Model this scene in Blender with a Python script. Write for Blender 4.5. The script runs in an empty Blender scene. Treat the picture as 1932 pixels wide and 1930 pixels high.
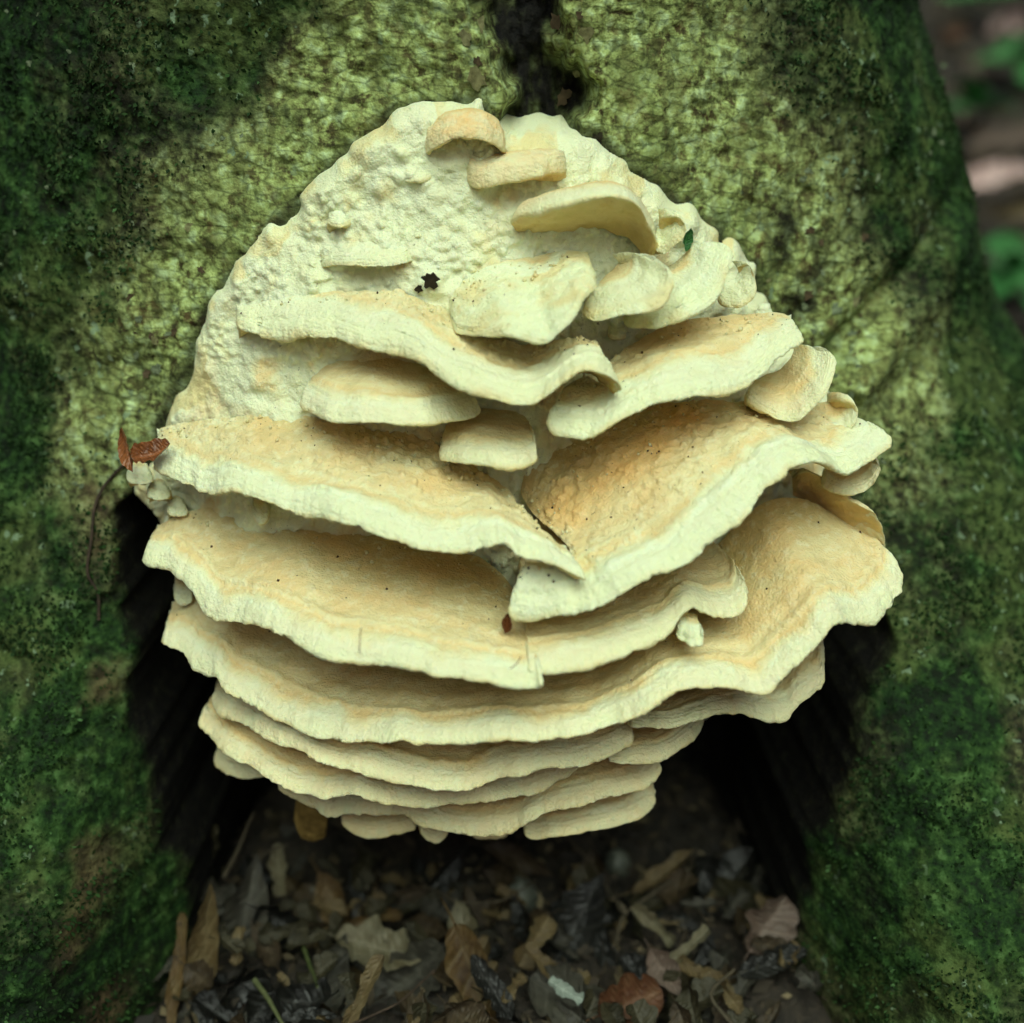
import bpy, math, random
import numpy as np
from mathutils import Vector, Matrix, Euler

R = math.radians
SC = bpy.context.scene
COL = SC.collection
random.seed(7)
RNG = np.random.default_rng(7)

# ------------------------------------------------------------------ camera
PITCH = R(25.0)
DIST = 0.62
TANH = 0.403
ZC = 0.25                                   # height of the middle of the fungus above the ground
CAM = np.array([0.0, -DIST * math.cos(PITCH), ZC + DIST * math.sin(PITCH)])
cam_d = bpy.data.cameras.new('camera')
cam = bpy.data.objects.new('camera', cam_d)
COL.objects.link(cam)
cam.location = CAM
cam.rotation_euler = (math.pi / 2 - PITCH, 0, 0)
cam_d.sensor_width = 36
cam_d.lens = 18 / TANH
cam_d.clip_start = 0.02
cam_d.clip_end = 300
cam_d.dof.use_dof = True
cam_d.dof.focus_distance = 0.57
cam_d.dof.aperture_fstop = 3.4
SC.camera = cam

# ------------------------------------------------------------------ sky and sun
SUN_EL, SUN_AZ = R(61), R(6)              # azimuth measured from the viewer's side of the tree, + is to the right
w = bpy.data.worlds.new('World'); SC.world = w; w.use_nodes = True
nt = w.node_tree; nt.nodes.clear()
sky = nt.nodes.new('ShaderNodeTexSky'); sky.sky_type = 'NISHITA'; sky.sun_disc = False
sky.sun_elevation = SUN_EL
sky.sun_rotation = math.pi - SUN_AZ
sky.air_density = 0.4; sky.dust_density = 9.0; sky.ozone_density = 0.0
bg = nt.nodes.new('ShaderNodeBackground'); bg.inputs['Strength'].default_value = 0.05
out = nt.nodes.new('ShaderNodeOutputWorld')
nt.links.new(sky.outputs[0], bg.inputs[0]); nt.links.new(bg.outputs[0], out.inputs[0])
sun_d = bpy.data.lights.new('sun', 'SUN'); sun_d.energy = 2.0; sun_d.angle = R(50); sun_d.color = (0.76, 1.0, 0.84)
sun = bpy.data.objects.new('sun', sun_d); COL.objects.link(sun)
sdir = Vector((math.sin(SUN_AZ) * math.cos(SUN_EL), -math.cos(SUN_AZ) * math.cos(SUN_EL), math.sin(SUN_EL)))
sun.rotation_euler = sdir.to_track_quat('Z', 'Y').to_euler()
SC.view_settings.view_transform = 'Standard'
SC.view_settings.look = 'None'
SC.view_settings.gamma = 1.0
SC.view_settings.exposure = 0.20
SC.render.engine = 'CYCLES'
SC.cycles.use_denoising = True
SC.cycles.adaptive_threshold = 0.03
SC.cycles.max_bounces = 5
SC.cycles.diffuse_bounces = 3

# ------------------------------------------------------------------ pixel -> place (1932 wide drawing of the view)
FWD = np.array([0, math.cos(PITCH), -math.sin(PITCH)])
UPV = np.array([0, math.sin(PITCH), math.cos(PITCH)])
def ray(u, v):
    return FWD + np.array([1.0, 0, 0]) * ((u - 966) / 966 * TANH) + UPV * (-(v - 965) / 966 * TANH)
def at(u, v, y):
    d = ray(u, v); t = (y - CAM[1]) / d[1]
    return CAM + d * t
def at_z(u, v, z):
    d = ray(u, v); t = (z - CAM[2]) / d[2]
    return CAM + d * t

# ------------------------------------------------------------------ noise in numpy
def _hash(i, j, k, s):
    h = (i.astype(np.int64) * 374761393 + j.astype(np.int64) * 668265263 + k.astype(np.int64) * 2147483647 + s * 1274126177) & 0xFFFFFFFF
    h = ((h ^ (h >> 13)) * 1274126177) & 0xFFFFFFFF
    h = ((h ^ (h >> 16)) * 2246822519) & 0xFFFFFFFF
    h = h ^ (h >> 15)
    return (h & 0xFFFFFF) / float(0xFFFFFF)
def vnoise(p, scale, seed=0):
    q = np.asarray(p, float) / scale
    f0 = np.floor(q); fr = q - f0; fr = fr * fr * fr * (fr * (fr * 6 - 15) + 10)
    i = f0.astype(np.int64)
    out = 0
    for dx in (0, 1):
        wx = fr[..., 0] if dx else 1 - fr[..., 0]
        for dy in (0, 1):
            wy = fr[..., 1] if dy else 1 - fr[..., 1]
            for dz in (0, 1):
                wz = fr[..., 2] if dz else 1 - fr[..., 2]
                out = out + wx * wy * wz * _hash(i[..., 0] + dx, i[..., 1] + dy, i[..., 2] + dz, seed)
    return out * 2 - 1
def fbm(p, scale, octs=3, seed=0, gain=0.5):
    a, t, n = 1.0, 0, 0
    for o in range(octs):
        t = t + a * vnoise(p, scale / 2 ** o, seed + o * 17); n += a; a *= gain
    return t / n
def worley(p2, scale, seed=0, jit=0.9):
    q = np.asarray(p2, float) / scale
    c = np.floor(q).astype(np.int64)
    best = np.full(q.shape[:-1], 9.0); rid = np.zeros(q.shape[:-1])
    z = np.zeros(q.shape[:-1], np.int64)
    for dx in (-1, 0, 1):
        for dy in (-1, 0, 1):
            ci, cj = c[..., 0] + dx, c[..., 1] + dy
            ox = ci + 0.5 + jit * (_hash(ci, cj, z, seed) - 0.5)
            oy = cj + 0.5 + jit * (_hash(ci, cj, z + 5, seed) - 0.5)
            d = (q[..., 0] - ox) ** 2 + (q[..., 1] - oy) ** 2
            m = d < best
            best = np.where(m, d, best); rid = np.where(m, _hash(ci, cj, z + 9, seed), rid)
    return np.sqrt(best), rid
def sstep(a, b, x):
    t = np.clip((x - a) / (b - a), 0, 1)
    return t * t * (3 - 2 * t)

# ------------------------------------------------------------------ mesh and object helpers
def mesh_from(name, verts, faces, mats=(), smooth=True, attrs=None):
    me = bpy.data.meshes.new(name)
    verts = np.asarray(verts, np.float32)
    if isinstance(faces, np.ndarray):
        n, k = faces.shape
        me.vertices.add(len(verts)); me.vertices.foreach_set('co', verts.ravel())
        me.loops.add(n * k); me.loops.foreach_set('vertex_index', faces.astype(np.int32).ravel())
        me.polygons.add(n); me.polygons.foreach_set('loop_start', np.arange(0, n * k, k, dtype=np.int32))
        me.update(calc_edges=True); me.validate()
    else:
        me.from_pydata([tuple(map(float, v)) for v in verts], [], faces); me.update()
    if smooth:
        me.polygons.foreach_set('use_smooth', np.ones(len(me.polygons), bool))
    for k_, v in (attrs or {}).items():
        a = me.attributes.new(k_, 'FLOAT', 'POINT'); a.data.foreach_set('value', np.asarray(v, np.float32).ravel())
    for m in mats: me.materials.append(m)
    return me
def link(name, me, parent=None, loc=None, rot=None, scale=None, **props):
    o = bpy.data.objects.new(name, me); COL.objects.link(o)
    if parent is not None: o.parent = parent
    if loc is not None: o.location = loc
    if rot is not None: o.rotation_euler = rot
    if scale is not None: o.scale = (scale,) * 3 if isinstance(scale, (int, float)) else scale
    for k_, v in props.items(): o[k_] = v
    return o
def grid_faces(nu, nv, wrap=False):
    i = np.arange(nu - 1)[:, None] * nv; j = np.arange(nv - 1)[None, :]
    a = (i + j).ravel()
    f = np.stack([a, a + nv, a + nv + 1, a + 1], 1)
    if wrap:
        b = np.arange(nu - 1) * nv
        f = np.concatenate([f, np.stack([b + nv - 1, b + 2 * nv - 1, b + nv, b], 1)])
    return f

class Mat:
    """Small node-graph builder around a Principled surface."""
    def __init__(s, name):
        s.m = bpy.data.materials.new(name); s.m.use_nodes = True
        s.t = s.m.node_tree; s.t.nodes.clear()
        s.out = s.t.nodes.new('ShaderNodeOutputMaterial'); s.p = s.t.nodes.new('ShaderNodeBsdfPrincipled')
        s.t.links.new(s.p.outputs[0], s.out.inputs[0])
        s.co = s.t.nodes.new('ShaderNodeTexCoord').outputs['Object']
    def val(s, x, sock):
        if hasattr(x, 'links'): s.t.links.new(x, sock)
        elif isinstance(x, tuple) and len(x) == 3 and sock.type == 'RGBA': sock.default_value = (*x, 1)
        else: sock.default_value = x
    def set(s, key, x): s.val(x, s.p.inputs[key]); return s
    def attr(s, name):
        n = s.t.nodes.new('ShaderNodeAttribute'); n.attribute_name = name; return n.outputs['Fac']
    def objrand(s):
        return s.t.nodes.new('ShaderNodeObjectInfo').outputs['Random']
    def noise(s, scale, detail=4, rough=0.55, dist=0.0, vec=None, color=False):
        n = s.t.nodes.new('ShaderNodeTexNoise'); n.inputs['Scale'].default_value = scale; n.inputs['Detail'].default_value = detail
        n.inputs['Roughness'].default_value = rough; n.inputs['Distortion'].default_value = dist
        s.t.links.new(vec if vec is not None else s.co, n.inputs['Vector'])
        return n.outputs['Color' if color else 'Fac']
    def voro(s, scale, vec=None, feature='F1', out='Distance', rnd=1.0):
        n = s.t.nodes.new('ShaderNodeTexVoronoi'); n.feature = feature; n.inputs['Scale'].default_value = scale
        n.inputs['Randomness'].default_value = rnd
        s.t.links.new(vec if vec is not None else s.co, n.inputs['Vector'])
        return n.outputs[out]
    def mapping(s, scale=(1, 1, 1), rot=(0, 0, 0), loc=(0, 0, 0), vec=None):
        n = s.t.nodes.new('ShaderNodeMapping'); n.inputs['Scale'].default_value = scale; n.inputs['Rotation'].default_value = rot
        n.inputs['Location'].default_value = loc
        s.t.links.new(vec if vec is not None else s.co, n.inputs['Vector']); return n.outputs[0]
    def ramp(s, fac, stops, interp='LINEAR'):
        n = s.t.nodes.new('ShaderNodeValToRGB'); n.color_ramp.interpolation = interp
        e = n.color_ramp.elements
        while len(e) < len(stops): e.new(0.5)
        for el, (p, c) in zip(e, stops):
            el.position = p; el.color = (*c, 1) if isinstance(c, tuple) else (c, c, c, 1)
        s.val(fac, n.inputs[0]); return n.outputs[0]
    def mix(s, fac, a, b, mode='MIX'):
        n = s.t.nodes.new('ShaderNodeMix'); n.data_type = 'RGBA'; n.blend_type = mode
        s.val(fac, n.inputs['Factor']); s.val(a, n.inputs['A'] if False else n.inputs[6]); s.val(b, n.inputs[7]); return n.outputs[2]
    def math(s, op, a, b=0.0, clamp=False):
        n = s.t.nodes.new('ShaderNodeMath'); n.operation = op; n.use_clamp = clamp
        s.val(a, n.inputs[0]); s.val(b, n.inputs[1]); return n.outputs[0]
    def bump(s, h, dist, strength=1.0, normal=None):
        n = s.t.nodes.new('ShaderNodeBump'); n.inputs['Strength'].default_value = strength; n.inputs['Distance'].default_value = dist
        s.val(h, n.inputs['Height'])
        if normal is not None: s.t.links.new(normal, n.inputs['Normal'])
        return n.outputs[0]

# ------------------------------------------------------------------ materials
def mat_bark():
    m = Mat('bark')
    halo, moss, dark, red = m.attr('halo'), m.attr('moss'), m.attr('dark'), m.attr('strip')
    n1 = m.noise(38, 3, 0.65); n2 = m.noise(140, 3, 0.68); n3 = m.noise(420, 2, 0.6)
    cr = m.mapping(scale=(55, 55, 210), rot=(0, R(-11), 0)); lines = m.noise(1.0, 2, 0.6, 0.0, vec=cr)
    vr = m.mapping(scale=(240, 100, 60)); vlines = m.noise(1.0, 2, 0.6, 0.0, vec=vr)
    nb = m.math('ADD', m.math('MULTIPLY', n1, 0.5), m.math('MULTIPLY', n2, 0.5))
    base = m.ramp(nb, [(0.40, (0.016, 0.015, 0.006)), (0.47, (0.050, 0.050, 0.020)), (0.54, (0.095, 0.095, 0.042)), (0.62, (0.15, 0.125, 0.06))])
    pale = m.ramp(n2, [(0.38, (0.080, 0.070, 0.022)), (0.46, (0.27, 0.33, 0.100)), (0.54, (0.42, 0.53, 0.185)), (0.66, (0.55, 0.72, 0.36))])
    pale = m.mix(m.ramp(n1, [(0.46, 0.0), (0.60, 0.6)]), pale, (0.18, 0.235, 0.07))
    grain = m.noise(1.0, 3, 0.6, vec=m.mapping(scale=(85, 85, 16), rot=(0, R(6), 0)))
    pale = m.mix(m.ramp(grain, [(0.48, 0.0), (0.62, 0.6)]), pale, (0.15, 0.17, 0.055))
    c = m.mix(m.math('ADD', halo, m.math('MULTIPLY', m.math('SUBTRACT', m.math('ADD', m.math('MULTIPLY', nb, 0.6), m.math('MULTIPLY', grain, 0.4)), 0.5), 2.6), True), base, pale)
    pits = m.ramp(m.math('ADD', m.math('MULTIPLY', lines, 0.5), m.math('MULTIPLY', vlines, 0.5)), [(0.42, 0.15), (0.475, 1.0)])
    c = m.mix(0.5, c, pits, 'MULTIPLY')
    ck_ = m.ramp(m.voro(1.0, vec=m.mapping(scale=(75, 75, 170), rot=(0, R(-14), 0)), feature='DISTANCE_TO_EDGE'), [(0.0, 0.30), (0.09, 1.0)])
    c = m.mix(0.7, c, ck_, 'MULTIPLY')
    big = m.noise(14, 3, 0.6)
    g = m.ramp(m.math('ADD', m.math('MULTIPLY', n2, 0.55), m.math('MULTIPLY', big, 0.45)), [(0.41, (0.002, 0.008, 0.001)), (0.47, (0.007, 0.028, 0.004)), (0.53, (0.020, 0.056, 0.009)), (0.61, (0.060, 0.13, 0.035))])
    g = m.mix(m.ramp(big, [(0.50, 0.0), (0.60, 0.7)]), g, m.ramp(n2, [(0.42, (0.022, 0.030, 0.006)), (0.58, (0.066, 0.085, 0.020))]))
    c = m.mix(m.math('ADD', m.math('SUBTRACT', m.math('MULTIPLY', moss, 1.5), 0.25), m.math('MULTIPLY', m.math('SUBTRACT', n1, 0.5), 2.4), True), c, g)
    spots = m.ramp(m.noise(170, 2, 0.5), [(0.64, 0.0), (0.68, 1.0)])
    c = m.mix(m.math('MULTIPLY', m.math('MULTIPLY', spots, m.ramp(big, [(0.50, 0.0), (0.58, 1.0)])), 0.8), c, (0.17, 0.25, 0.15))
    c = m.mix(m.math('MULTIPLY', m.math('MULTIPLY', m.ramp(m.noise(95, 3), [(0.58, 0.0), (0.64, 1.0)]), halo), 0.22), c, (0.13, 0.055, 0.022))
    c = m.mix(red, c, m.ramp(n2, [(0.3, (0.03, 0.02, 0.01)), (0.6, (0.12, 0.08, 0.04))]))
    rot = m.ramp(n2, [(0.42, (0.0016, 0.0014, 0.0009)), (0.56, (0.006, 0.0055, 0.003)), (0.72, (0.020, 0.023, 0.010))])  # near-black tone; paints the hollow's deep shade into the bark colour
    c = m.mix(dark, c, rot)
    m.set('Base Color', c).set('Roughness', 0.85).set('Specular IOR Level', 0.25)
    h = m.math('ADD', m.math('MULTIPLY', n2, 0.6), m.math('MULTIPLY', n3, 0.45))
    m.set('Normal', m.bump(h, 0.0024, 0.9))
    return m.m

def mat_fungus(name, tone=0.0):
    m = Mat(name)
    rd, un, st, gr = m.attr('rimd'), m.attr('under'), m.attr('stain'), m.attr('grain')
    n1 = m.noise(45, 3, 0.6); n2 = m.noise(210, 3, 0.65); n3 = m.noise(800, 1, 0.6)
    d = m.math('ADD', rd, m.math('MULTIPLY', m.math('SUBTRACT', n1, 0.5), 0.34))
    top = m.ramp(d, [(0.0, (0.77, 0.83, 0.52)), (0.06, (0.77, 0.84, 0.56)), (0.12, (0.78, 0.86, 0.60)), (0.19, (0.78, 0.80, 0.48)), (0.25, (0.78, 0.64, 0.31)), (0.32, (0.78, 0.74, 0.42)),
                     (0.46, (0.73, 0.63, 0.33)), (0.66, (0.67, 0.61, 0.33)), (1.0, (0.58, 0.46, 0.19))])  # tan zones; the innermost tan also paints in the brown shadow behind the lip
    zone = m.math('SINE', m.math('ADD', m.math('MULTIPLY', rd, 44.0), m.math('MULTIPLY', n1, 9.0)))
    top = m.mix(m.math('MULTIPLY', m.ramp(zone, [(0.3, 0.0), (1.0, 0.26)]), m.math('MULTIPLY', rd, 3.0, True)), top, (0.66, 0.49, 0.21))
    top = m.mix(m.ramp(n2, [(0.52, 0.0), (0.64, 0.42)]), top, (0.78, 0.85, 0.60))
    top = m.mix(m.math('MULTIPLY', m.ramp(n1, [(0.48, 0.0), (0.62, 0.55)]), m.math('MULTIPLY', rd, 1.6, True)), top, (0.72, 0.51, 0.22))
    top = m.mix(m.math('MULTIPLY', m.ramp(m.noise(110, 2), [(0.52, 0.0), (0.62, 0.45)]), m.math('MULTIPLY', rd, 2.0, True)), top, (0.52, 0.45, 0.22))
    und = m.ramp(n1, [(0.4, (0.66, 0.48, 0.17)), (0.52, (0.74, 0.60, 0.27)), (0.64, (0.64, 0.52, 0.20))])
    c = m.mix(un, top, und)
    sf = m.math('MULTIPLY', st, m.ramp(m.math('ADD', m.math('MULTIPLY', n1, 0.6), m.math('MULTIPLY', n2, 0.4)), [(0.34, 0.25), (0.55, 1.0)]))
    c = m.mix(m.math('MULTIPLY', sf, 0.95), c, (0.82, 0.50, 0.17))
    c = m.mix(m.math('MULTIPLY', m.objrand(), 0.22), c, (0.74, 0.64, 0.34))
    edge = m.math('MULTIPLY', m.ramp(rd, [(0.0, 1.0), (0.02, 0.0)]), m.math('MULTIPLY', m.ramp(n1, [(0.42, 0.0), (0.58, 0.7)]), m.math('SUBTRACT', 1.0, un)))
    c = m.mix(edge, c, (0.74, 0.62, 0.27))
    speck = m.math('MULTIPLY', m.ramp(m.noise(520, 2, 0.5), [(0.70, 0.0), (0.75, 1.0)]), m.math('MULTIPLY', gr, 0.75))
    c = m.mix(speck, c, (0.10, 0.07, 0.03))
    m.set('Base Color', c).set('Roughness', 0.62).set('Specular IOR Level', 0.3)
    m.set('Subsurface Weight', 0.22).set('Subsurface Radius', (1.0, 0.62, 0.25)).set('Subsurface Scale', 0.004)
    h = m.math('ADD', m.math('MULTIPLY', n2, 0.55), m.math('MULTIPLY', n3, 0.45))
    m.set('Normal', m.bump(h, 0.0022, 0.75))
    return m.m

def mat_moss():
    m = Mat('moss')
    a = m.attr('tint')
    c = m.ramp(a, [(0.0, (0.005, 0.016, 0.002)), (0.45, (0.008, 0.028, 0.004)), (0.78, (0.024, 0.062, 0.012)), (1.0, (0.09, 0.19, 0.065))])
    m.set('Base Color', c).set('Roughness', 0.8).set('Specular IOR Level', 0.2)
    return m.m

def mat_leaf(name, c1, c2, c3, rough=0.6):
    m = Mat(name)
    n1 = m.noise(60, 4, 0.65); n2 = m.noise(300, 3, 0.6)
    c = m.ramp(n1, [(0.3, c3), (0.48, c1), (0.66, c2)])
    vein = m.attr('vein')
    c = m.mix(m.math('MULTIPLY', vein, 0.55), c, tuple(min(1, x * 1.6 + 0.02) for x in c2))
    c = m.mix(m.ramp(n2, [(0.63, 0.0), (0.72, 0.8)]), c, tuple(x * 0.35 for x in c3))
    m.set('Base Color', c).set('Roughness', rough).set('Specular IOR Level', 0.35)
    m.set('Normal', m.bump(m.math('ADD', n2, m.math('MULTIPLY', vein, 0.8)), 0.0012, 0.8))
    return m.m

def mat_plain(name, c1, c2, scale=200, rough=0.8, bump=0.001, spec=0.3):
    m = Mat(name)
    n = m.noise(scale, 4, 0.65)
    m.set('Base Color', m.ramp(n, [(0.32, c1), (0.68, c2)])).set('Roughness', rough).set('Specular IOR Level', spec)
    m.set('Normal', m.bump(n, bump, 0.8))
    return m.m

def mat_ground():
    m = Mat('forest_soil')
    n1 = m.noise(9, 6, 0.7); n2 = m.noise(120, 5, 0.7)
    c = m.ramp(n2, [(0.3, (0.006, 0.005, 0.004)), (0.5, (0.022, 0.017, 0.011)), (0.68, (0.05, 0.036, 0.022)), (0.8, (0.11, 0.08, 0.05))])
    c = m.mix(m.ramp(n1, [(0.45, 0.0), (0.7, 0.6)]), c, (0.04, 0.03, 0.02))
    m.set('Base Color', c).set('Roughness', 0.9).set('Normal', m.bump(n2, 0.006, 1.0))
    return m.m

BARK = mat_bark(); FUN = mat_fungus('fungus_flesh'); MOSS = mat_moss(); SOIL = mat_ground()

# ------------------------------------------------------------------ the tree trunk as a surface y(x, z)
TCX = -0.045
def trunk_w(z):      # half width of the trunk at height z
    return np.interp(z, [-0.3, 0.0, 0.12, 0.20, 0.24, 0.27, 0.30, 0.33, 0.36, 0.40, 0.44, 0.47, 0.8, 3.5], [0.60, 0.54, 0.46, 0.405, 0.394, 0.371, 0.350, 0.336, 0.325, 0.313, 0.296, 0.284, 0.27, 0.2])
TD = 0.24
def y_lean(z):       # the trunk leans back above the roots
    return 0.13 * np.maximum(0, z - 0.24)
def y_smooth(x, z):  # the trunk without its hollow and bark
    a = np.clip((x - TCX) / trunk_w(z), -1, 1)
    return TD * (1 - np.sqrt(np.maximum(0, 1 - a * a))) + y_lean(z)
def roots(x, z):
    f = sstep(0.31, 0.02, z)
    left = 0.155 * sstep(-0.135, -0.235, x) * sstep(-0.62, -0.35, x)
    right = 0.175 * sstep(0.105, 0.215, x) * sstep(0.70, 0.40, x)
    midr = np.exp(-((x - 0.245 + 0.35 * (z - 0.27)) / 0.022) ** 2) * 0.018 * sstep(0.34, 0.25, z) * sstep(0.15, 0.24, z)
    # slanting fold of bark where the right root leaves the trunk
    ux, uz = 0.80, 0.60
    a = (x - 0.165) * ux + (z - 0.285) * uz; b = -(x - 0.165) * uz + (z - 0.285) * ux
    fold = (0.012 * np.exp(-(b / 0.012) ** 2) - 0.010 * np.exp(-((b - 0.022) / 0.008) ** 2)) * sstep(0.0, 0.02, a) * sstep(0.16, 0.10, a)
    return f * (left + right) + midr * 0.5 + fold
def _edge(pts):
    o = []
    for u, v in pts:
        y = 0.0
        for _ in range(15):
            p = at(u, v, y); y = 0.5 * y + 0.5 * float(y_smooth(np.array(p[0]), np.array(p[2])) - roots(np.array(p[0]), np.array(p[2])))
        p = at(u, v, y); o.append((p[2], p[0]))
    return np.array(sorted(o))
EL = _edge([(232,930),(226,1000),(230,1100),(240,1200),(254,1300),(276,1450),(305,1560),(335,1650),(350,1760)])
ER = _edge([(1590,930),(1625,1020),(1655,1110),(1672,1190),(1655,1290),(1615,1400),(1572,1500),(1522,1600),(1488,1700),(1484,1800)])
HTOP = max(EL[-1, 0], ER[-1, 0])
def hollow(x, z):
    lo = np.interp(z, EL[:, 0], EL[:, 1]); hi = np.interp(z, ER[:, 0], ER[:, 1])
    q = np.stack([x * 0, x * 0 + 3.0, z], -1)
    wob = 0.006 * vnoise(q, 0.03, 5) + 0.003 * vnoise(q, 0.008, 6)
    e = np.minimum(x - lo - wob, hi - x + wob)
    return sstep(-0.003, 0.014, e) * sstep(HTOP + 0.015, HTOP - 0.02, z)
def crack(x, z):     # old scar that runs up the trunk from the top of the fungus
    c = np.interp(z, [0.36, 0.40, 0.42, 0.44, 0.48, 0.56, 0.7], [0.008, 0.006, 0.006, 0.012, -0.004, 0.004, 0.012])
    w_ = np.interp(z, [0.34, 0.38, 0.40, 0.42, 0.44, 0.47, 0.53, 0.7, 1.2], [0.014, 0.018, 0.013, 0.020, 0.018, 0.019, 0.018, 0.01, 0.0])
    wob = 0.010 * fbm(np.stack([x * 0, x * 0, z], -1), 0.05, 3, 9) + 0.011 * fbm(np.stack([x, x * 0, z * 0.6], -1), 0.012, 3, 3)
    return sstep(w_ + 0.006, w_ - 0.010, np.abs(x - c + wob))
def tufts(x, z):
    p = np.stack([x, x * 0, z], -1)
    return sstep(-0.05, 0.40, fbm(p, 0.022, 3, 101)) * sstep(0.11, 0.20, np.abs(x + 0.01))
def y_trunk(x, z, fine=True):
    p = np.stack([x, x * 0, z], -1)
    y = y_smooth(x, z) - roots(x, z)
    hv = hollow(x, z); ck = crack(x, z)
    y = y + hv * 0.13 + ck * 0.030
    y = y - 0.008 * fbm(p, 0.09, 3, 21) - 0.0035 * tufts(x, z) * (1 - hv)
    if fine:
        y = y - 0.0024 * fbm(p, 0.016, 3, 31) - 0.0012 * fbm(p, 0.0050, 2, 41)
        # fine cross-lines of the bare bark
        q = np.stack([x * 0.35, x * 0, z + 0.2 * x], -1)
        ln = np.abs(vnoise(q, 0.006, 77))
        y = y + 0.0012 * sstep(0.16, 0.0, ln)
        y = y - 0.006 * ck * fbm(p * np.array([2.0, 1, 0.7]), 0.012, 3, 51)
        y = y - 0.004 * hv * fbm(p, 0.03, 3, 61)
    return y

# outline of the crust on the bark (drawing coordinates)
CRUST = [(690,262),(712,232),(735,213),(770,206),(800,197),(835,196),(870,190),(905,192),(918,212),(940,236),(965,248),(1000,252),(1045,256),(1090,243),
         (1128,252),(1170,295),(1230,345),(1290,390),(1335,428),(1385,468),(1420,505),(1432,545),(1442,585),(1455,625),(1500,660),(1545,720),(1580,790),
         (1600,860),(1590,950),(1560,1040),(1510,1130),(1430,1240),(1300,1360),(1200,1460),(1100,1530),(960,1545),(800,1545),(680,1510),(590,1450),(510,1380),
         (450,1290),(400,1200),(372,1130),(345,1060),(318,1000),(292,950),(262,920),(258,890),(300,850),(305,790),(330,735),(362,680),(373,630),(398,572),(440,512),
         (500,442),(560,380),(640,300)]
def to_bark(u, v):
    y = 0.0
    for _ in range(12):
        p = at(u, v, y); y = float(y_smooth(np.array(p[0]), np.array(p[2])))
    return at(u, v, y)
CR = np.array([to_bark(u, v)[[0, 2]] for u, v in CRUST])
def sdf(px, pz):
    d = np.full(px.shape, 9.0); inside = np.zeros(px.shape, bool)
    n = len(CR)
    for i in range(n):
        ax, az = CR[i]; bx, bz = CR[(i + 1) % n]
        ex, ez = bx - ax, bz - az
        t = np.clip(((px - ax) * ex + (pz - az) * ez) / (ex * ex + ez * ez), 0, 1)
        d = np.minimum(d, np.hypot(px - ax - t * ex, pz - az - t * ez))
        cond = ((az > pz) != (bz > pz)) & (px < (bx - ax) * (pz - az) / (bz - az + 1e-12) + ax)
        inside ^= cond
    return np.where(inside, d, -d)

# ------------------------------------------------------------------ trunk mesh
tree = link('tree', None, loc=(0, 0, 0), label='large mossy tree trunk with flared roots carrying the cream bracket fungus', category='tree')
def bark_attrs(x, z):
    p = np.stack([x, x * 0, z], -1)
    sd = sdf(x, z)
    hv, ck = hollow(x, z), crack(x, z)
    up = sstep(0.20, 0.33, z)
    rr = np.interp(x, [-0.3, -0.1, 0.0, 0.1, 0.25], [0.040, 0.055, 0.075, 0.075, 0.055])
    halo = sstep(rr * 1.45, rr * 0.65, -sd + 0.036 * fbm(p * np.array([1.3, 1, 0.8]), 0.055, 4, 71)) * (0.10 + 0.90 * up)
    halo = np.maximum(halo, 0.75 * np.exp(-((x - 0.215 - 0.35 * (z - 0.30)) / 0.022) ** 2 - ((z - 0.305) / 0.022) ** 2))
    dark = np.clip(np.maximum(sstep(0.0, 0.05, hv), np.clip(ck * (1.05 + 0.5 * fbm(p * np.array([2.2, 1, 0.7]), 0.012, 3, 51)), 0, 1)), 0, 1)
    dk2 = np.exp(-(np.clip(-sd, 0, 1) / 0.0035) ** 2) * 0.75                     # dark line where crust meets bark
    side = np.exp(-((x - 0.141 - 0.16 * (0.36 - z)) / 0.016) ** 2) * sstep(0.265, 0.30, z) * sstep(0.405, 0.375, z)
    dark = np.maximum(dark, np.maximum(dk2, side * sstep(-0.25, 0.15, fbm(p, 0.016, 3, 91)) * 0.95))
    moss = np.clip(1.0 - halo * 1.3, 0, 1) * (0.66 + 0.30 * sstep(0.13, 0.26, np.abs(x + 0.01)) + 0.6 * fbm(p, 0.05, 3, 81))
    moss = moss * (1 - 0.85 * sstep(0.22, 0.10, z) * sstep(0.1, 0.2, x) * sstep(-0.3, 0.3, fbm(p, 0.07, 2, 83)))
    strip = np.exp(-((x + 0.205 + 0.012 * fbm(p, 0.03, 2, 5)) / 0.008) ** 2) * sstep(0.33, 0.25, z) * 0.7 * sstep(-0.2, 0.4, fbm(p, 0.025, 3, 15))
    return halo, np.clip(moss, 0, 1), dark, strip
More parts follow.
